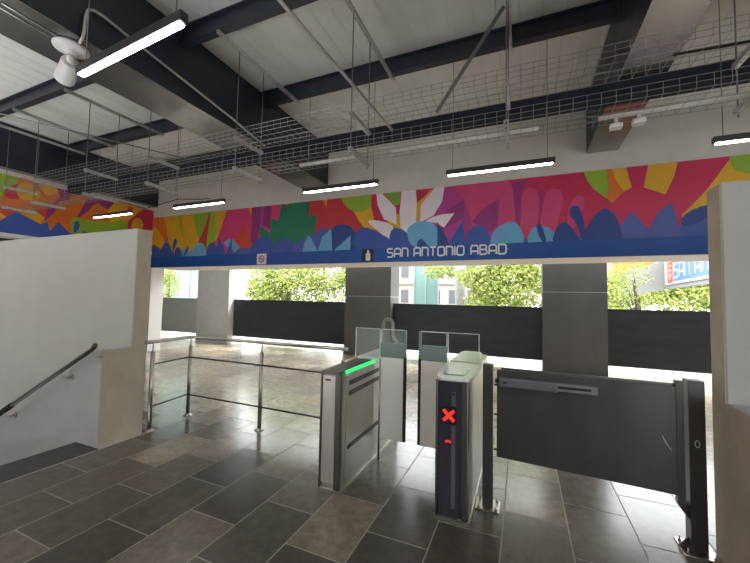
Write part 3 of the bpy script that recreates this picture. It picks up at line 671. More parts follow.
mb = MB(); ring(mb, -5.67, 2.487, .062, .085, YM - .0385)
mb.quad((-5.732, YM - .0395, 2.535), (-5.718, YM - .0395, 2.549), (-5.608, YM - .0395, 2.439), (-5.622, YM - .0395, 2.425))
mb.build('prohibition_ring', M_sred, ns, 'red crossed ring', fixn=False)
MB().box(-5.725, -5.64, YM - .0375, YM - .036, 2.478, 2.496).box(-5.632, -5.615, YM - .0375, YM - .036, 2.478, 2.496).build('cigarette', M_black, ns)

# ================================================================ GALLERY BEYOND: columns, panels
def column(x0, x1, y0, y1, m, label, joint):
    t = thing('column', ((x0 + x1) / 2, y0, 0), label, 'column')
    MB().box(x0, x1, y0, y1, 0, joint - .006).build('lower_cladding', m, t)
    MB().box(x0, x1, y0, y1, joint + .006, ZC - .013).build('upper_cladding', m, t)
    MB().box(x0 + .01, x1 - .01, y0 + .01, y1 - .01, joint - .01, joint + .01).build('joint', M_edge, t, 'pale joint line')
column(-4.71, -3.31, 8.9, 9.6, M_colmet, 'dark metal clad column behind the left turnstile', 1.665)
column(.43, 1.70, 8.9, 9.6, M_colmet, 'dark metal clad column behind the wide gate', 1.84)
column(-10.62, -9.15, 8.9, 9.6, M_reflcol, 'light grey column at the left end beyond the railing', 2.75)
def panel(x0, x1, y, m, label, z0=.235):
    t = thing('parapet_panel', ((x0 + x1) / 2, y, z0), label, 'panel', 'parapet panels between the columns')
    MB().box(x0, x1, y, y + .05, z0, 1.462).build('sheet', m, t)
    MB().box(x0, x1, y - .015, y + .06, 1.462, 1.485).build('top_cap', m, t)
panel(-9.15, -4.71, 9.15, M_char, 'long charcoal parapet panel between the light grey column and the dark left column')
panel(-3.31, .43, 9.15, M_char, 'charcoal parapet panel behind the turnstile wings')
panel(1.70, 9.0, 9.15, M_char, 'charcoal parapet panel at the right, below the blue street sign')
panel(-14.0, -10.62, 9.0, M_reflpan, 'mid grey parapet panel at the far left beside the light grey column')

# ================================================================ PENDANT LIGHTS
def pendant(x0, x1, y, z, label):
    t = thing('pendant_light', ((x0 + x1) / 2, y, z), label, 'lamp', 'linear pendant lights')
    MB().box(x0, x1, y - .027, y + .027, z + .006, z + .07, bev=.006).build('housing', M_house, t)
    MB().box(x0 + .025, x1 - .025, y - .020, y + .020, z - .006, z + .014, bev=.004).build('diffuser', M_led, t, 'glowing white diffuser')
    for xx in (x0 + .08, x1 - .08):
        MB().rod((xx, y, z + .07), (xx, y, ZC - .012), .004, 6).build('suspension_wire', M_rod, t)
    return t
for (x0, lab) in ((-8.43, 'thin pendant light in front of the left mural, leftmost of the far row'), (-5.96, 'pendant light over the yellow and lime part of the mural'),
                  (-3.10, 'pendant light over the green part of the mural, end at the white petals'), (-.90, 'pendant light over the magenta part of the mural, right of the white petals'),
                  (1.74, 'pendant light cut off by the right edge of the photo')):
    pendant(x0, x0 + 1.25, 4.4, 3.2, lab)
bigl = pendant(-3.02, -1.83, 1.392, 3.2, 'large bright pendant light nearest to the viewer, beside the security camera')
bigl.rotation_euler.z = R(-3.3)
for i, (x, y) in enumerate(((-.4, 1.4), (2.2, 1.4), (-3.04, -1.6), (-.4, -1.6), (2.2, -1.6), (-6, -1.6), (5, 1.4), (5, -1.6), (5, 4.4), (-3.04, -4.6), (2.2, -4.6))):  # unseen pendants added to light the hall
    pendant(x, x + 1.22, y, 3.2, 'unseen linear pendant light added to light the hall, above and behind viewer')

# ================================================================ CABLE TRAYS, HANGERS, CONDUITS
def tray(z, label, name='cable_tray'):
    mb = MB(); y0, y1, hgt = 3.21, 3.60, .10
    X0, X1 = XL + .04, 4.2
    for (y, zz) in ((y0, z + hgt), (y0, z + hgt * .5), (y0, z), (y0 + .1, z), (y0 + .2, z), (y0 + .3, z), (y1, z), (y1, z + hgt * .5), (y1, z + hgt)):
        mb.rod((X0, y, zz), (X1, y, zz), .0026, 5)
    x = X0 + .05
    while x < X1:
        mb.tube([(x, y0, z + hgt), (x, y0, z), (x, y1, z), (x, y1, z + hgt)], .0022, 4)
        x += .1
    return mb.build(name, M_galv, None, label, 'cable tray')
tray(3.585, 'upper wire mesh cable tray running along under the ceiling')
tray(3.203, 'lower wire mesh cable tray, below the other, with pale conduits')
MB().tube([(1.12, 3.40, 3.607), (1.6, 3.42, 3.602), (2.6, 3.40, 3.602), (4.2, 3.41, 3.602)], .012, 8).build('cable', M_rubber, None, 'black cable lying in the upper wire tray at the right', 'cable')
for (a, b, w) in ((-2.52, -1.74, 'left of centre'), (-1.32, .14, 'above the white petals'), (.62, 1.58, 'at the right, above the two small boxes')):
    MB().rod((a, 3.50, 3.226), (b, 3.50, 3.226), .019, 12).build('conduit', M_wpipe, None, 'pale conduit length in the lower cable tray, ' + w, 'pipe', 'pale conduits in the lower tray')
def hanger(x, label, full=True):
    t = thing('tray_hanger', (x, 3.4, 3.18), label, 'hanger', 'steel tray hangers')
    def channel(y0, y1, z, name, holes):
        mb = MB()
        w, h = .0205, .041
        mb.box(x - w, x + w, y0, y1, z + h - .004, z + h)
        mb.box(x - w, x - w + .004, y0, y1, z, z + h).box(x + w - .004, x + w, y0, y1, z, z + h)
        mb.box(x - w, x - .009, y0, y1, z, z + .004).box(x + .009, x + w, y0, y1, z, z + .004)
        y = y0 + .02
        while y < y1 - .02:     # the web between the slots, seen as rungs
            mb.box(x - .009, x + .009, y, y + .018, z + .0005, z + .0035); y += .05
        mb.build(name, M_strut, t)
    channel(2.85, 4.43, 4.662, 'ceiling_channel', True)
    channel(3.17, 3.66, 3.535, 'cross_channel', True)
    channel(3.17, 3.66, 3.153, 'cross_channel', True)
    for y in (3.195, 3.635):
        MB().rod((x, y, 3.12), (x, y, 4.67), .006, 6).build('threaded_rod', M_rod, t)
    for y in (3.195, 3.635):
        for z in (3.145, 3.528):
            MB().prism([(x + .013 * math.cos(R(60 * k)), y + .013 * math.sin(R(60 * k))) for k in range(6)], z - .005, z + .006).build('nut', M_strut, t)
HX = ((-8.95, 'leftmost tray hanger, above the left wall mural'), (-7.92, 'second tray hanger from the left end of the trays'), (-6.4, 'tray hanger left of the wide ceiling beam, third from left'),
      (-4.9, 'tray hanger just left of the wide ceiling beam'), (-3.27, 'tray hanger just right of the wide ceiling beam'), (-1.67, 'tray hanger between the conduit and the diagonal brace, near the centre'),
      (-.13, 'tray hanger seen end on beside the diagonal brace'), (1.60, 'tray hanger at the right edge of the photo'))
for x, l in HX: hanger(x, l)
def strut_between(a, b, name, label, cat, m):
    MB().tube([a, b], .021, 4).build(name, m, None, label, cat)
strut_between((-.175, 3.66, 4.64), (-.84, 3.56, 3.60), 'diagonal_brace', 'thin diagonal steel brace going down left from the end-on hanger', 'brace', M_rod)
MB().rod((-1.60, -2.0, 3.5), (-1.347, 3.57, 3.5), .014, 10).build('conduit', M_pipe, None, 'long straight bright conduit running under the ceiling towards the mural', 'pipe')
pth = [(-3.985, 1.87, 4.036), (-3.94, 1.855, 4.034), (-3.90, 1.85, 4.06), (-3.89, 1.855, 4.12), (-3.89, 1.86, 4.28), (-3.89, 1.875, 4.35), (-3.89, 1.92, 4.385), (-3.893, 2.0, 4.392), (-3.895, 2.15, 4.375), (-3.90, 2.49, 4.335), (-3.90, 3.72, 4.19), (-3.90, 4.42, 4.075)]
MB().tube(pth, .015, 10).build('conduit', M_pipe, None, 'conduit curving from the security camera along the side of the wide beam', 'pipe')
MB().rod((-6.9, 1.6, 4.02), (-5.35, 4.40, 4.0), .010, 8).build('conduit', M_rod, None, 'thin dark conduit slanting under the ceiling at the left', 'pipe')
MB().tube([(-6.3, 3.65, 3.16), (-5.9, 3.85, 3.06), (-5.6, 4.2, 3.29), (-5.3, 4.40, 3.31), (-5.05, 4.40, 3.30)], .007, 7).build('loose_cable', M_rubber, None, 'loose black cable drooping from the tray to the pendant light', 'cable')
for (x, y, l) in ((.745, 3.49, 'left of the two small white boxes hanging under the lower tray'), (.90, 3.46, 'right of the two small white boxes hanging under the lower tray')):
    t = thing('junction_box', (x, y, 3.10), l, 'box', 'small boxes under the tray')
    MB().box(x - .045, x + .045, y - .035, y + .035, 3.105, 3.145, bev=.006).build('body', M_ivory, t)
    MB().box(x - .012, x + .012, y - .012, y + .012, 3.143, 3.20).build('clip', M_strut, t)

# ================================================================ SECURITY CAMERA
sc = thing('security_camera', (-4.25, 1.93, 4.056), 'white bullet security camera with round base under the wide ceiling beam', 'camera')
Mx = Matrix.Translation((-4.15, 1.88, 4.056))
MB().lathe([(.125, -.001), (.145, -.004), (.148, -.02), (.138, -.035), (.09, -.045), (.055, -.06), (.035, -.09)], 32, 0, Mx).build('base', M_ivory, sc)
MB().tube([(-4.15, 1.88, 3.98), (-4.165, 1.885, 3.95), (-4.215, 1.915, 3.925)], .032, 12).build('joint_arm', M_ivory, sc)
ax = (Vector((-4.50, 1.99, 3.84)) - Vector((-4.22, 1.92, 3.935))).normalized()
rot = ax.to_track_quat('Z', 'Y').to_matrix().to_4x4()
Mb = Matrix.Translation((-4.205, 1.915, 3.94)) @ rot
MB().lathe([(.03, 0), (.072, .004), (.080, .02), (.082, .19), (.087, .20), (.087, .27), (.072, .272)], 28, 0, Mb).build('body', M_ivory, sc)
MB().lathe([(.055, .265), (.057, .274), (.01, .276)], 24, 0, Mb).build('lens', M_black, sc)
for dx in (-.03, .05):
    MB().rod((-4.15 + dx, 1.80, 4.05), (-4.13 + dx, 1.35, 4.048), .006, 6).build('lead', M_pipe, sc)
# ================================================================ STAIR HANDRAIL
hr = thing('stair_handrail', (-4.05, 2.2, 1.04), 'round dark metal handrail sloping down along the stair wall', 'handrail')
HS = .51
def hp(x): return (x, 2.19, 1.045 + HS * (x + 4.03))
MB().tube([(-4.03, 2.19, 1.075), (-4.045, 2.19, 1.05), hp(-4.09), hp(-7.2)], .022, 14).build('rail', M_tubedk, hr)
for x in (-4.10, -4.62, -5.75, -6.8):
    p = Vector(hp(x))
    br = MB().tube([p + Vector((0, 0, -.02)), p + Vector((.02, .0, -.06)), p + Vector((.05, .03, -.075)), (p.x + .06, 2.268, p.z - .07)], .007, 8).build('bracket', M_tube, hr)
    MB().lathe([(.030, 0), (.032, .004), (.03, .008)], 20, 0, Matrix.Translation((p.x + .06, 2.269, p.z - .07)) @ Matrix.Rotation(R(90), 4, 'X')).build('wall_flange', M_tube, br)
MB().rod(hp(-5.6), hp(-6.6), .033, 14).build('grip_sleeve', M_rubber, hr, 'thick black sleeve on the lower rail')

# ================================================================ GUARD RAILING
gr = thing('guard_railing', (-3.0, 3.37, 0), 'stainless guard railing between the stair wall and the left turnstile', 'railing')
POSTS = ((-4.015, 2.79), (-4.10, 3.37), (-2.905, 3.38), (-1.79, 3.37))
for (x, y) in POSTS:
    p = MB().rod((x, y, .006), (x, y, .93), .024, 16).build('post', M_tube, gr)
    MB().lathe([(.055, .0), (.055, .008), (.028, .018), (.026, .03)], 24, 0, Matrix.Translation((x, y, 0))).build('base_flange', M_tube, p)
    MB().rod((x, y, .925), (x, y, 1.03), .007, 8).build('pin', M_tube, p)
c1 = [(-4.015, 2.70, 1.04), (-4.015, 2.79, 1.04), (-4.08, 3.32, 1.04), (-4.06, 3.37, 1.04), (-2.9, 3.38, 1.043), (-1.74, 3.37, 1.05)]
MB().tube(c1, .021, 14).build('top_rail', M_tube, gr)
for (za, nm) in ((.775, 'middle_rail'), (.283, 'lower_rail')):
    MB().rod((-4.015, 2.79, za), (-4.10, 3.35, za), .009, 8).rod((-4.10, 3.35, za), (-2.9, 3.355, za), .011, 8).rod((-2.9, 3.355, za), (-1.6, 3.35, za), .011, 8).build(nm, M_tubedk, gr)

# ================================================================ TURNSTILES
def rr(x0, x1, y0, y1, r0, r1, n=5):
    # plan outline, rounded near corners r0 and far corners r1
    o = []
    for (cx, cy, a, r) in ((x1 - r0, y0 + r0, 270, r0), (x1 - r1, y1 - r1, 0, r1), (x0 + r1, y1 - r1, 90, r1), (x0 + r0, y0 + r0, 180, r0)):
        o += arc(cx, cy, r, a, a + 90, n)
    return o
YW = 3.30
lt = thing('turnstile', (-1.47, 3.2, 0), 'left stainless turnstile with green light strip and white glass wing', 'turnstile')
MB().prism(rr(-1.565, -1.375, 2.585, 4.06, .03, .03), .02, .955, bev=.004).build('cabinet_body', M_steel, lt)
MB().prism(rr(-1.585, -1.355, 2.57, 4.08, .03, .03), 0, .022).build('plinth', M_steel, lt)
MB().box(-1.553, -1.432, 2.574, 2.586, .07, .945, bev=.003).build('front_panel', mat('front_panel_metal', (.72, .69, .68), .38, .85, var=.05, stretch=(14, 1, 1)), lt, 'pale satin front panel')
MB().box(-1.575, -1.555, 2.572, 2.592, .022, .958, bev=.004).box(-1.432, -1.38, 2.572, 2.60, .022, .958, bev=.008).build('corner_trim', M_steeldk, lt, 'dark corner profile')
MB().box(-1.528, -1.475, 2.571, 2.575, .905, .92).build('maker_badge', mat('badge_blue', (.03, .04, .12), .4), lt)
MB().prism(rr(-1.575, -1.400, 2.575, 3.265, .02, .004), .955, .985, bev=.006).build('lid', M_steeldk, lt, 'dark grey top')
MB().prism([(-1.398, .980), (-1.376, .957), (-1.398, .957)], 2.68, 3.30, axis=1).build('light_strip', M_green, lt, 'glowing green strip')
def side_panel(parent, x, y0, y1, s):
    MB().box(min(x, x + s * .006), max(x, x + s * .006), y0, y1, .06, .945, bev=.002).build('side_panel', M_steel, parent)
    for (za, zb, ya, yb) in ((.852, .892, 2.70, 3.40), (.765, .805, 2.70, 3.40), (.315, .355, 2.69, 3.40)):
        h = (zb - za) / 2; ym = (ya + yb) / 2
        o = MB().prism([*arc(yb - h, (za + zb) / 2, h, -90, 90, 6), *arc(ya + h, (za + zb) / 2, h, 90, 270, 6)], min(x + s * .005, x + s * .009), max(x + s * .005, x + s * .009), axis=0).build('sensor_slot', M_slot, parent, 'black sensor slot')
        MB().box(min(x + s * .008, x + s * .011), max(x + s * .008, x + s * .011), ya + .05, ym - .05, za + .012, zb - .012).box(min(x + s * .008, x + s * .011), max(x + s * .008, x + s * .011), ym + .05, yb - .05, za + .012, zb - .012).build('sensor_window', M_grate, o)
side_panel(lt, -1.376, 2.66, 3.43, 1)
MB().prism([(-1.595, 3.335), (-1.36, 3.335), (-1.36, 3.86), (-1.39, 4.06), (-1.56, 4.06), (-1.595, 3.86)], .955, 1.0, bev=.008).build('far_cap', M_cap, lt, 'pale far cap')
def wing(parent, xin, xjoin, xout, fx0, fx1, edge_right):
    # xin: at the cabinet, xjoin: glass joint, xout: free edge in the lane
    y0, y1 = YW - .01, YW + .01
    e = .028; t = .007
    dx0, dx1 = (xout - e, xout) if edge_right else (xout, xout + e)
    b0, b1 = (xin, xout - e) if edge_right else (xout + e, xin)
    g0, g1 = (xjoin, xout - e) if edge_right else (xout + e, xjoin)
    MB().box(b0, b1, y0 - .008, y1 + .008, .215, 1.015, bev=.003).build('wing_board', M_wing, parent, 'white lower board')
    MB().box(g0, g1, y0, y1, 1.015, 1.163).build('frosted_band', M_frost, parent, 'grey green frosted band')
    MB().box(dx0, dx1, y0 - .004, y1 + .004, .215, 1.03, bev=.004).build('rubber_edge', M_rubber, parent, 'black rubber edge')
    MB().box(dx0, dx1, y0, y1, 1.03, 1.297, bev=.004).build('upper_edge', M_frost, parent)
    MB().box(g0, g1, y0, y1, 1.290, 1.297).box(g0 if edge_right else g1 - t, g0 + t if edge_right else g1, y0, y1, 1.163, 1.297).build('wing_frame', M_edge, parent, 'pale glass edge')
    MB().box(g0 + t, g1 - t, y0 + .006, y1 - .006, 1.163, 1.290).build('wing_glass', M_glass, parent)
    zb = .99 if edge_right else 1.01
    g = MB().box(fx0, fx1, y0 + .006, y1 - .006, zb, 1.295).build('fixed_glass', M_glass, parent)
    MB().box(fx0, fx0 + t, y0 + .003, y1 - .003, zb, 1.298, bev=.002).box(fx1 - t, fx1, y0 + .003, y1 - .003, zb, 1.298, bev=.002).box(fx0, fx1, y0 + .003, y1 - .003, 1.292, 1.298, bev=.002).build('glass_rim', M_edge, g)
wing(lt, -1.312, -1.320, -1.048, -1.608, -1.327, True)
MB().rod((-1.325, 3.30, .0), (-1.325, 3.30, 1.0), .010, 10).build('hinge_rod', M_tube, lt)

rt = thing('turnstile', (-.48, 3.2, 0), 'right turnstile with pale cap and red cross display on a black front', 'turnstile')
MB().prism(rr(-.595, -.355, 2.625, 4.06, .03, .03), .02, 1.008, bev=.004).build('cabinet_body', M_steel, rt)
MB().prism(rr(-.605, -.345, 2.61, 4.08, .03, .03), 0, .022).build('plinth', M_steel, rt)
MB().prism([(-.585, 2.625), (-.572, 2.612), (-.43, 2.612), (-.41, 2.625)], .03, 1.0).build('front_panel', M_glossblk, rt, 'glossy black front panel')
MB().box(-.597, -.581, 2.612, 2.635, .022, 1.006, bev=.004).box(-.41, -.356, 2.612, 2.64, .022, 1.006, bev=.01).build('corner_trim', M_steeldk, rt, 'grey corner profile')
MB().box(-.478, -.448, 2.6085, 2.613, .10, .93).build('front_stripe', mat('violet_black', (.12, .10, .15), .25), rt, 'dull violet stripe')
MB().box(-.475, -.452, 2.606, 2.610, .905, .918).build('status_lens', mat('lens_blue', (.02, .02, .12), .2), rt)
d = MB().box(-.556, -.438, 2.604, 2.613, .688, .826, bev=.003).build('display', M_black, rt)
mb = MB()
for sgn in (1, -1):
    cx, cz, L_, w_ = -.497, .757, .054, .0115
    u = Vector((math.cos(R(45)), sgn * math.sin(R(45)))); n = Vector((-u.y, u.x))
    pts = [Vector((cx, cz)) + a * u * L_ + b * n * w_ for a, b in ((-1, -1), (1, -1), (1, 1), (-1, 1))]
    mb.prism([(p.x, p.y) for p in pts], 2.6015 - .0005 * (sgn > 0), 2.605, axis=1)
mb.build('red_cross', M_red, d, 'glowing red cross')
mb = MB()
for k, (dx, w_) in enumerate(((0, .010), (.015, .010), (.030, .009))):
    mb.box(-.52 + dx, -.52 + dx + w_, 2.607, 2.613, .560 + .004 * (k % 2), .574 + .003 * (k % 2))
mb.build('red_indicator', M_red, rt, 'small glowing red mark')
capo = [(-.63, 3.265), (-.63, 2.95), (-.625, 2.85), (-.612, 2.74), (-.60, 2.66), (-.585, 2.615), (-.56, 2.60), (-.38, 2.60), (-.35, 2.615), (-.338, 2.70), (-.328, 2.85), (-.325, 3.265)]
cap = MB().prism(capo, 1.008, 1.035, bev=.008).build('cap', M_cap, rt, 'pale greenish white cap')
MB().box(-.56, -.40, 2.70, 2.96, 1.0355, 1.040, bev=.002).build('card_reader', mat('reader_pad', (.62, .66, .62), .15), cap, 'flat card reader pad')
MB().box(-.555, -.405, 2.68, 2.692, 1.0355, 1.038).build('reader_edge', M_closer, cap)
MB().prism([(-.63, 3.345), (-.335, 3.345), (-.352, 3.6), (-.40, 3.95), (-.43, 4.06), (-.60, 4.06), (-.63, 3.95)], 1.008, 1.035, bev=.008).build('far_cap', M_cap, rt, 'pale far cap')
MB().box(-.62, -.345, 3.262, 3.348, 1.004, 1.016).build('slot_lining', M_rubber, rt)
wing(rt, -.60, -.650, -.926, -.644, -.358, False)
# bent tube arch seen through the left wing
MB().tube([(-1.70, 4.3, .0), (-1.70, 4.3, 1.20), (-1.69, 4.3, 1.29), (-1.655, 4.3, 1.335), (-1.60, 4.3, 1.335), (-1.565, 4.3, 1.30), (-1.56, 4.3, 1.22), (-1.555, 4.3, 1.13), (-1.53, 4.3, 1.08), (-1.50, 4.3, 1.04), (-1.495, 4.3, .0)], .024, 12).build(
    'tube_arch', mat('grey_tube', (.28, .29, .29), .45, .3), None, 'grey bent tube arch seen through the glass of the left wing', 'barrier')

# ================================================================ WIDE GATE
def bolt(mb, x, y, z0, h=.03):
    mb.prism([(x + .011 * math.cos(R(60 * k)), y + .011 * math.sin(R(60 * k))) for k in range(6)], z0, z0 + .01)
    mb.rod((x, y, z0), (x, y, z0 + h), .005, 8)
def gate_post(x0, x1, y0, y1, h, label):
    t = thing('gate_post', ((x0 + x1) / 2, (y0 + y1) / 2, 0), label, 'post')
    MB().box(x0, x1, y0, y1, .01, h, bev=.004).build('shaft', M_post, t)
    e = .05
    pl = MB().box(x0 - e, x1 + e, y0 - e, y1 + e, 0, .012, bev=.002).build('base_plate', M_tube, t)
    for bx in (x0 - e * .5, x1 + e * .5):
        for by in (y0 - e * .5, y1 + e * .5):
            mb = MB(); bolt(mb, bx, by, .012); mb.build('bolt', M_tube, pl)
    return t
p1 = gate_post(-.288, -.212, 2.90, 2.975, 1.10, 'dark square gate post with bolted base beside the right turnstile')
p2 = gate_post(1.006, 1.094, 2.95, 3.04, 1.105, 'dark square gate post with bolted base beside the right wall')
mb = MB()
for k in range(16):
    a, b = 2 * math.pi * k / 16, 2 * math.pi * (k + 1) / 16
    mb.rod((1.048 + .012 * math.cos(a), 2.9485, .70 + .022 * math.sin(a)), (1.048 + .012 * math.cos(b), 2.9485, .70 + .022 * math.sin(b)), .0022, 5)
mb.build('chalk_mark', M_chalk, p2, 'small white ring mark')
for (dx, dy) in ((-.06, -.02), (.06, -.02)):
    pass
MB().prism([(.955, .27), (1.007, .20), (1.007, .30), (.955, .30)], 2.965, 3.02, axis=1).build('hinge_bracket', M_post, p2)
MB().prism([(.95, .012), (1.007, .09), (1.007, .012)], 2.985, 2.995, axis=1).build('gusset', M_post, p2)
gt = thing('wide_gate', (.4, 2.96, .34), 'wide dark steel access gate with a grey door closer', 'gate')
MB().prism([(-.185, .385), (.945, .352), (.945, 1.06), (-.185, 1.06)], 2.942, 2.962, axis=1, bev=.003).build('panel', mat('gate_sheet', (.085, .083, .08), .36, .5, var=.2, scale=1.5, stretch=(2, 1, .6), rvar=.08), gt)
MB().box(-.155, .945, 2.962, 2.985, 1.035, 1.075, bev=.003).box(-.155, -.12, 2.962, 2.985, .41, 1.05).build('rear_frame', M_steeldk, gt)
MB().box(.938, .980, 2.938, 2.985, .295, 1.10, bev=.003).build('hinge_stile', M_post, gt)
for z in (.45, .72, .95):
    MB().rod((-.205, 2.955, z - .012), (-.182, 2.955, z - .012), .008, 8).build('latch_pin', M_black, gt)
cl = MB().box(-.165, .235, 2.880, 2.941, .945, 1.012, bev=.006).build('door_closer', M_closer, gt, 'grey door closer body')
MB().box(.23, .49, 2.898, 2.941, .952, 1.008, bev=.004).build('slide_rail', mat('rail_grey', (.26, .26, .27), .4, .4), cl)
MB().box(.24, .45, 2.893, 2.899, .972, .99, bev=.002).build('slide_arm', mat('arm_dark', (.04, .045, .06), .3, .6), cl)
MB().box(-.195, -.16, 2.895, 2.94, .965, 1.0, bev=.004).build('pivot_block', M_black, cl)
MB().box(-.14, -.11, 2.877, 2.882, .97, .985).build('plate_mark', M_black, cl)
MB().tube([(.862, 2.939, .728), (.868, 2.938, .71), (.885, 2.938, .675), (.908, 2.939, .64)], .0028, 6).build('chalk_mark', M_chalk, gt, 'curved white scratch')

# ================================================================ OUTSIDE
M_leaf = [mat('leaf_%d' % i, c, .55, spec=.3) for i, c in enumerate(((.40, .46, .12), (.28, .37, .09), (.54, .56, .20)))]
def tree(x, y, top, blobs, n, label, trunk_r=.12, base=-.4, leaf=.11, seed=1):
    random.seed(seed)
    t = thing('tree', (x, y, base), label, 'tree', None)
    mb = MB()
    mb.tube([(x, y, base), (x + .05, y, base + .5 * (top - base)), (x - .05, y + .05, base + .75 * (top - base))], trunk_r, 10, radii=[trunk_r, trunk_r * .8, trunk_r * .5])
    for (bx, by, bz, rx, ry, rz) in blobs:
        mb.tube([(x, y, base + .45 * (top - base)), ((x + bx) / 2, (y + by) / 2, (bz + 1.0) / 2 + .5), (bx, by, bz)], .03, 6, radii=[trunk_r * .5, trunk_r * .3, .012])
    mb.build('trunk', M_bark, t)
    mb = MB()
    vol = [b[3] * b[4] * b[5] for b in blobs]; tv = sum(vol)
    for b, v in zip(blobs, vol):
        for _ in range(int(n * v / tv)):
            d = Vector((random.gauss(0, 1), random.gauss(0, 1), random.gauss(0, 1))).normalized() * (random.random() ** .4)
            p = Vector((b[0] + d.x * b[3], b[1] + d.y * b[4], b[2] + d.z * b[5]))
            p += .25 * Vector(noise.noise_vector(p * 1.3))
            a = Vector((random.gauss(0, 1), random.gauss(0, 1), random.gauss(0, .6) - .3)).normalized()
            c = a.cross(Vector((random.gauss(0, 1), random.gauss(0, 1), random.gauss(0, 1)))).normalized()
            s = leaf * random.uniform(.6, 1.3)
            k = random.choices((0, 1, 2), (5, 4, 2))[0]
            up = a.cross(c) * s * .18
            v0 = mb.bm.verts.new(p); v1 = mb.bm.verts.new(p + a * s * .5 + c * s * .25 + up); v2 = mb.bm.verts.new(p + a * s); v3 = mb.bm.verts.new(p + a * s * .5 - c * s * .25 + up)
            for f in (mb.bm.faces.new((v0, v1, v2)), mb.bm.faces.new((v0, v2, v3))): f.material_index = k
    mb.build('foliage', M_leaf, t, fixn=False)
tree(-11.0, 14.6, 5.6, [(-12.2, 14.5, 2.2, 1.6, 1.0, 1.1), (-10.0, 14.4, 2.5, 1.5, 1.0, 1.0), (-8.4, 14.6, 2.0, 1.3, .9, 1.0), (-11, 15, 1.0, 2.2, .8, .8), (-7.4, 14.8, 2.6, 1.0, .7, .9), (-12.6, 15, 1.6, 1.2, .7, .8), (-10.8, 15.2, 4.4, 2.6, 1.2, 1.5), (-8.4, 15.2, 4.2, 1.5, 1.0, 1.2), (-13, 15.2, 3.6, 1.2, 1, 1.0)], 26000,
     'dense leafy tree beyond the long panel between the two left columns', leaf=.17, seed=2)
tree(-16.9, 12.4, 3.6, [(-16.75, 12.2, 2.2, .30, .6, 1.0)], 2200, 'sliver of yellow green tree at the far left beyond the grey panel', trunk_r=.06, seed=3)
tree(-.9, 14.6, 5.6, [(-.2, 14.4, 2.1, 1.25, .9, 1.1), (-1.6, 14.5, 2.6, 1.0, .8, .6), (-1.4, 14.6, 1.5, .8, .7, .7), (.4, 14.8, 2.7, .9, .7, .7), (-3.3, 14.9, 2.9, .8, .6, .35), (-.6, 15, 4.3, 2.0, 1.1, 1.5), (1.2, 15, 4.0, 1.0, .8, .9)], 21000,
     'leafy green tree beyond the panels, right of the pale building', leaf=.15, seed=4)
tree(3.38, 13.6, 3.2, [(2.9, 13.4, 2.2, .45, .5, .55), (3.3, 13.5, 2.55, .5, .5, .35), (3.6, 13.6, 1.75, .5, .5, .25), (2.8, 13.5, 1.45, .5, .4, .3)], 1100,
     'slender sparse young tree in front of the grey street canopy', trunk_r=.07, leaf=.10, seed=5)
tree(6.6, 26, 4.6, [(5.6, 26, 2.4, 1.6, 1, 1.5), (8.6, 26, 2.6, 2, 1, 1.6), (7, 26.4, 3.0, 2, 1, 1.4), (10.5, 26, 2.5, 1.5, 1, 1.4), (4.6, 26, 1.8, 1.2, .8, 1.0)], 13000, 'row of bushy green foliage seen under the blue street sign', leaf=.26, seed=6)

# pale building with windows
bl = thing('building', (-5, 25, -.4), 'pale apartment building behind the leafy tree, upper windows dark', 'building')
M_bl = mat('pale_stucco', (.34, .30, .26), .8, var=.08); M_pane = mat('far_window', (.10, .11, .12), .2)
MB().box(-9.0, -1.2, 25, 30, -.4, 7.5).build('wall', M_bl, bl)
for i in range(6):
    for z in (1.3, 3.2, 5.2):
        x = -8.5 + 1.2 * i
        f = MB().box(x, x + .7, 24.94, 25.02, z, z + 1.1).build('window', M_bl, bl)
        MB().box(x + .06, x + .64, 24.92, 24.95, z + .06, z + 1.04).build('pane', M_pane, f)
MB().box(-9.2, -1.0, 24.8, 25.0, 2.75, 2.9).build('cornice', M_bl, bl)
def screen(x0, x1, y, z1, c, label, nm):
    t = thing('glass_screen', ((x0 + x1) / 2, y, -.4), label, 'screen')
    n = max(2, int((x1 - x0) / .9))
    MB().box(x0, x1, y - .02, y + .02, -.4, z1).build('pane', mat(nm, c, .35), t)
    for i in range(n + 1):
        x = x0 + (x1 - x0) * i / n
        MB().box(x - .03, x + .03, y - .07, y - .02, -.4, z1).build('mullion', mat('mullion_grey', (.3, .34, .33), .5), t)
screen(-21.6, -15.6, 15, 8.0, (.12, .175, .16), 'pale teal glass screen at the far left beyond the grey panel', 'teal_pane')  # unseen upper part added to block sky reflected in the floor
screen(-4.75, -3.6, 16, 4.2, (.17, .29, .27), 'pale teal glass screen beside the dark left column', 'teal_pane_pale')
bt = thing('bare_tree', (-2.55, 17, -.4), 'thick grey tree trunk standing in front of the pale building', 'tree')
M_pb = mat('pale_bark', (.30, .29, .27), .9, var=.2)
MB().tube([(-2.55, 17, -.4), (-2.75, 17, 2.5), (-2.95, 17, 4.5)], .30, 14, radii=[.34, .28, .2]).build('trunk', M_pb, bt)
for dx in (-1.3, .9):
    MB().tube([(-2.88, 17, 3.9), (-2.9 + dx * .5, 17.1, 4.9), (-2.9 + dx, 17.2, 6.0)], .1, 10, radii=[.14, .1, .05]).build('limb', M_pb, bt)

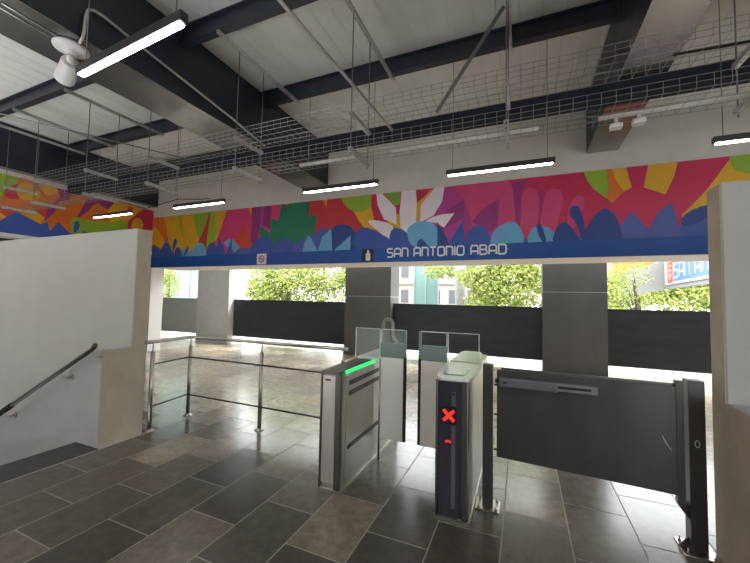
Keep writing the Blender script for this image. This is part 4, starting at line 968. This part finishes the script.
# street canopy with the blue station sign
cn = thing('street_canopy', (6, 16, -.4), 'grey street entrance canopy with a blue and white station sign', 'canopy')
A, B = Vector((4.0, 21.5)), Vector((5.55, 11.2))
q0, q1 = Vector((6.17, 20.2)), Vector((5.305, 10.8))
dirn = (q1 - q0).normalized(); nor = Vector((dirn.y, -dirn.x))
if nor.x > 0: nor = -nor
def sp(s, z, d): 
    p = q0 + dirn * s + nor * d
    return (p.x, p.y, z)
SL = (q1 - q0).length
def slab(s0, s1, z0, z1, d0, d1, z0b=None, z1b=None):
    mb = MB(); bm = mb.bm
    vs = [bm.verts.new(sp(s, z, d)) for (s, zz) in ((s0, (z0, z1)), (s1, (z0b if z0b is not None else z0, z1b if z1b is not None else z1))) for z in zz for d in (d0, d1)]
    for a in ((0, 1, 3, 2), (4, 6, 7, 5), (0, 4, 5, 1), (2, 3, 7, 6), (0, 2, 6, 4), (1, 5, 7, 3)): bm.faces.new([vs[i] for i in a])
    return mb
slab(-.02, SL, 2.35, 3.8, -.25, -.02).build('fascia', mat('canopy_grey', (.20, .20, .19), .6), cn)
MB().prism([(4.5, 1.95), (6.2, 2.32), (6.2, 3.7), (4.5, 3.1)], 20.3, 20.5, axis=1).build('end_fascia', mat('canopy_grey', (.20, .20, .19), .6), cn)
MB().prism([(4.2, 3.15), (6.3, 3.75), (6.3, 4.5), (4.2, 4.2)], 20.6, 23, axis=1).build('roof', mat('orange_roof', (.5, .17, .02), .6), cn, 'orange roof')
for s_ in (8.6,):
    p = sp(s_, 0, -.15)
    MB().rod((p[0], p[1], -.4), (p[0], p[1], 2.4), .08, 10).build('canopy_post', M_conc, cn)
ss = thing('station_sign', (6, 18, 2.5), 'blue and white station sign with orange emblem on the street canopy', 'sign')
slab(0, SL - .1, 2.50, 3.60, 0, .05).build('board', mat('sign_white', (.30, .30, .30), .5), ss)
slab(1.55, SL - .2, 2.62, 3.50, .05, .06).build('blue_panel', mat('sign_blue', (.035, .125, .30), .5), ss)
em = slab(.62, 1.40, 2.58, 3.50, .05, .06).build('emblem', mat('sign_orange', (.42, .06, .015), .5), ss)
mb = MB()
for k in range(3):
    o = .12 + .22 * k
    for (s0, s1, z0, z1) in ((.74 + o * .6, .80 + o * .6, 2.72, 3.36 - .18 * k), (.80, 1.30, 3.30 - .22 * k, 3.36 - .22 * k)):
        mb.quad(sp(s0, z0, .063), sp(s1, z0, .063), sp(s1, z1, .063), sp(s0, z1, .063))
mb.build('emblem_lines', mat('sign_white', (.30, .30, .30), .5), em, fixn=False)
mb = MB(); stroke_text(mb, 'SAN ANTONIO', lambda a, b, d: sp(1.68 + a, 2.76 + b, .06 + d), .58, gap=.3, w=.17, sx=1.14)
mb.build('lettering', mat('sign_white', (.30, .30, .30), .5), ss, fixn=False)
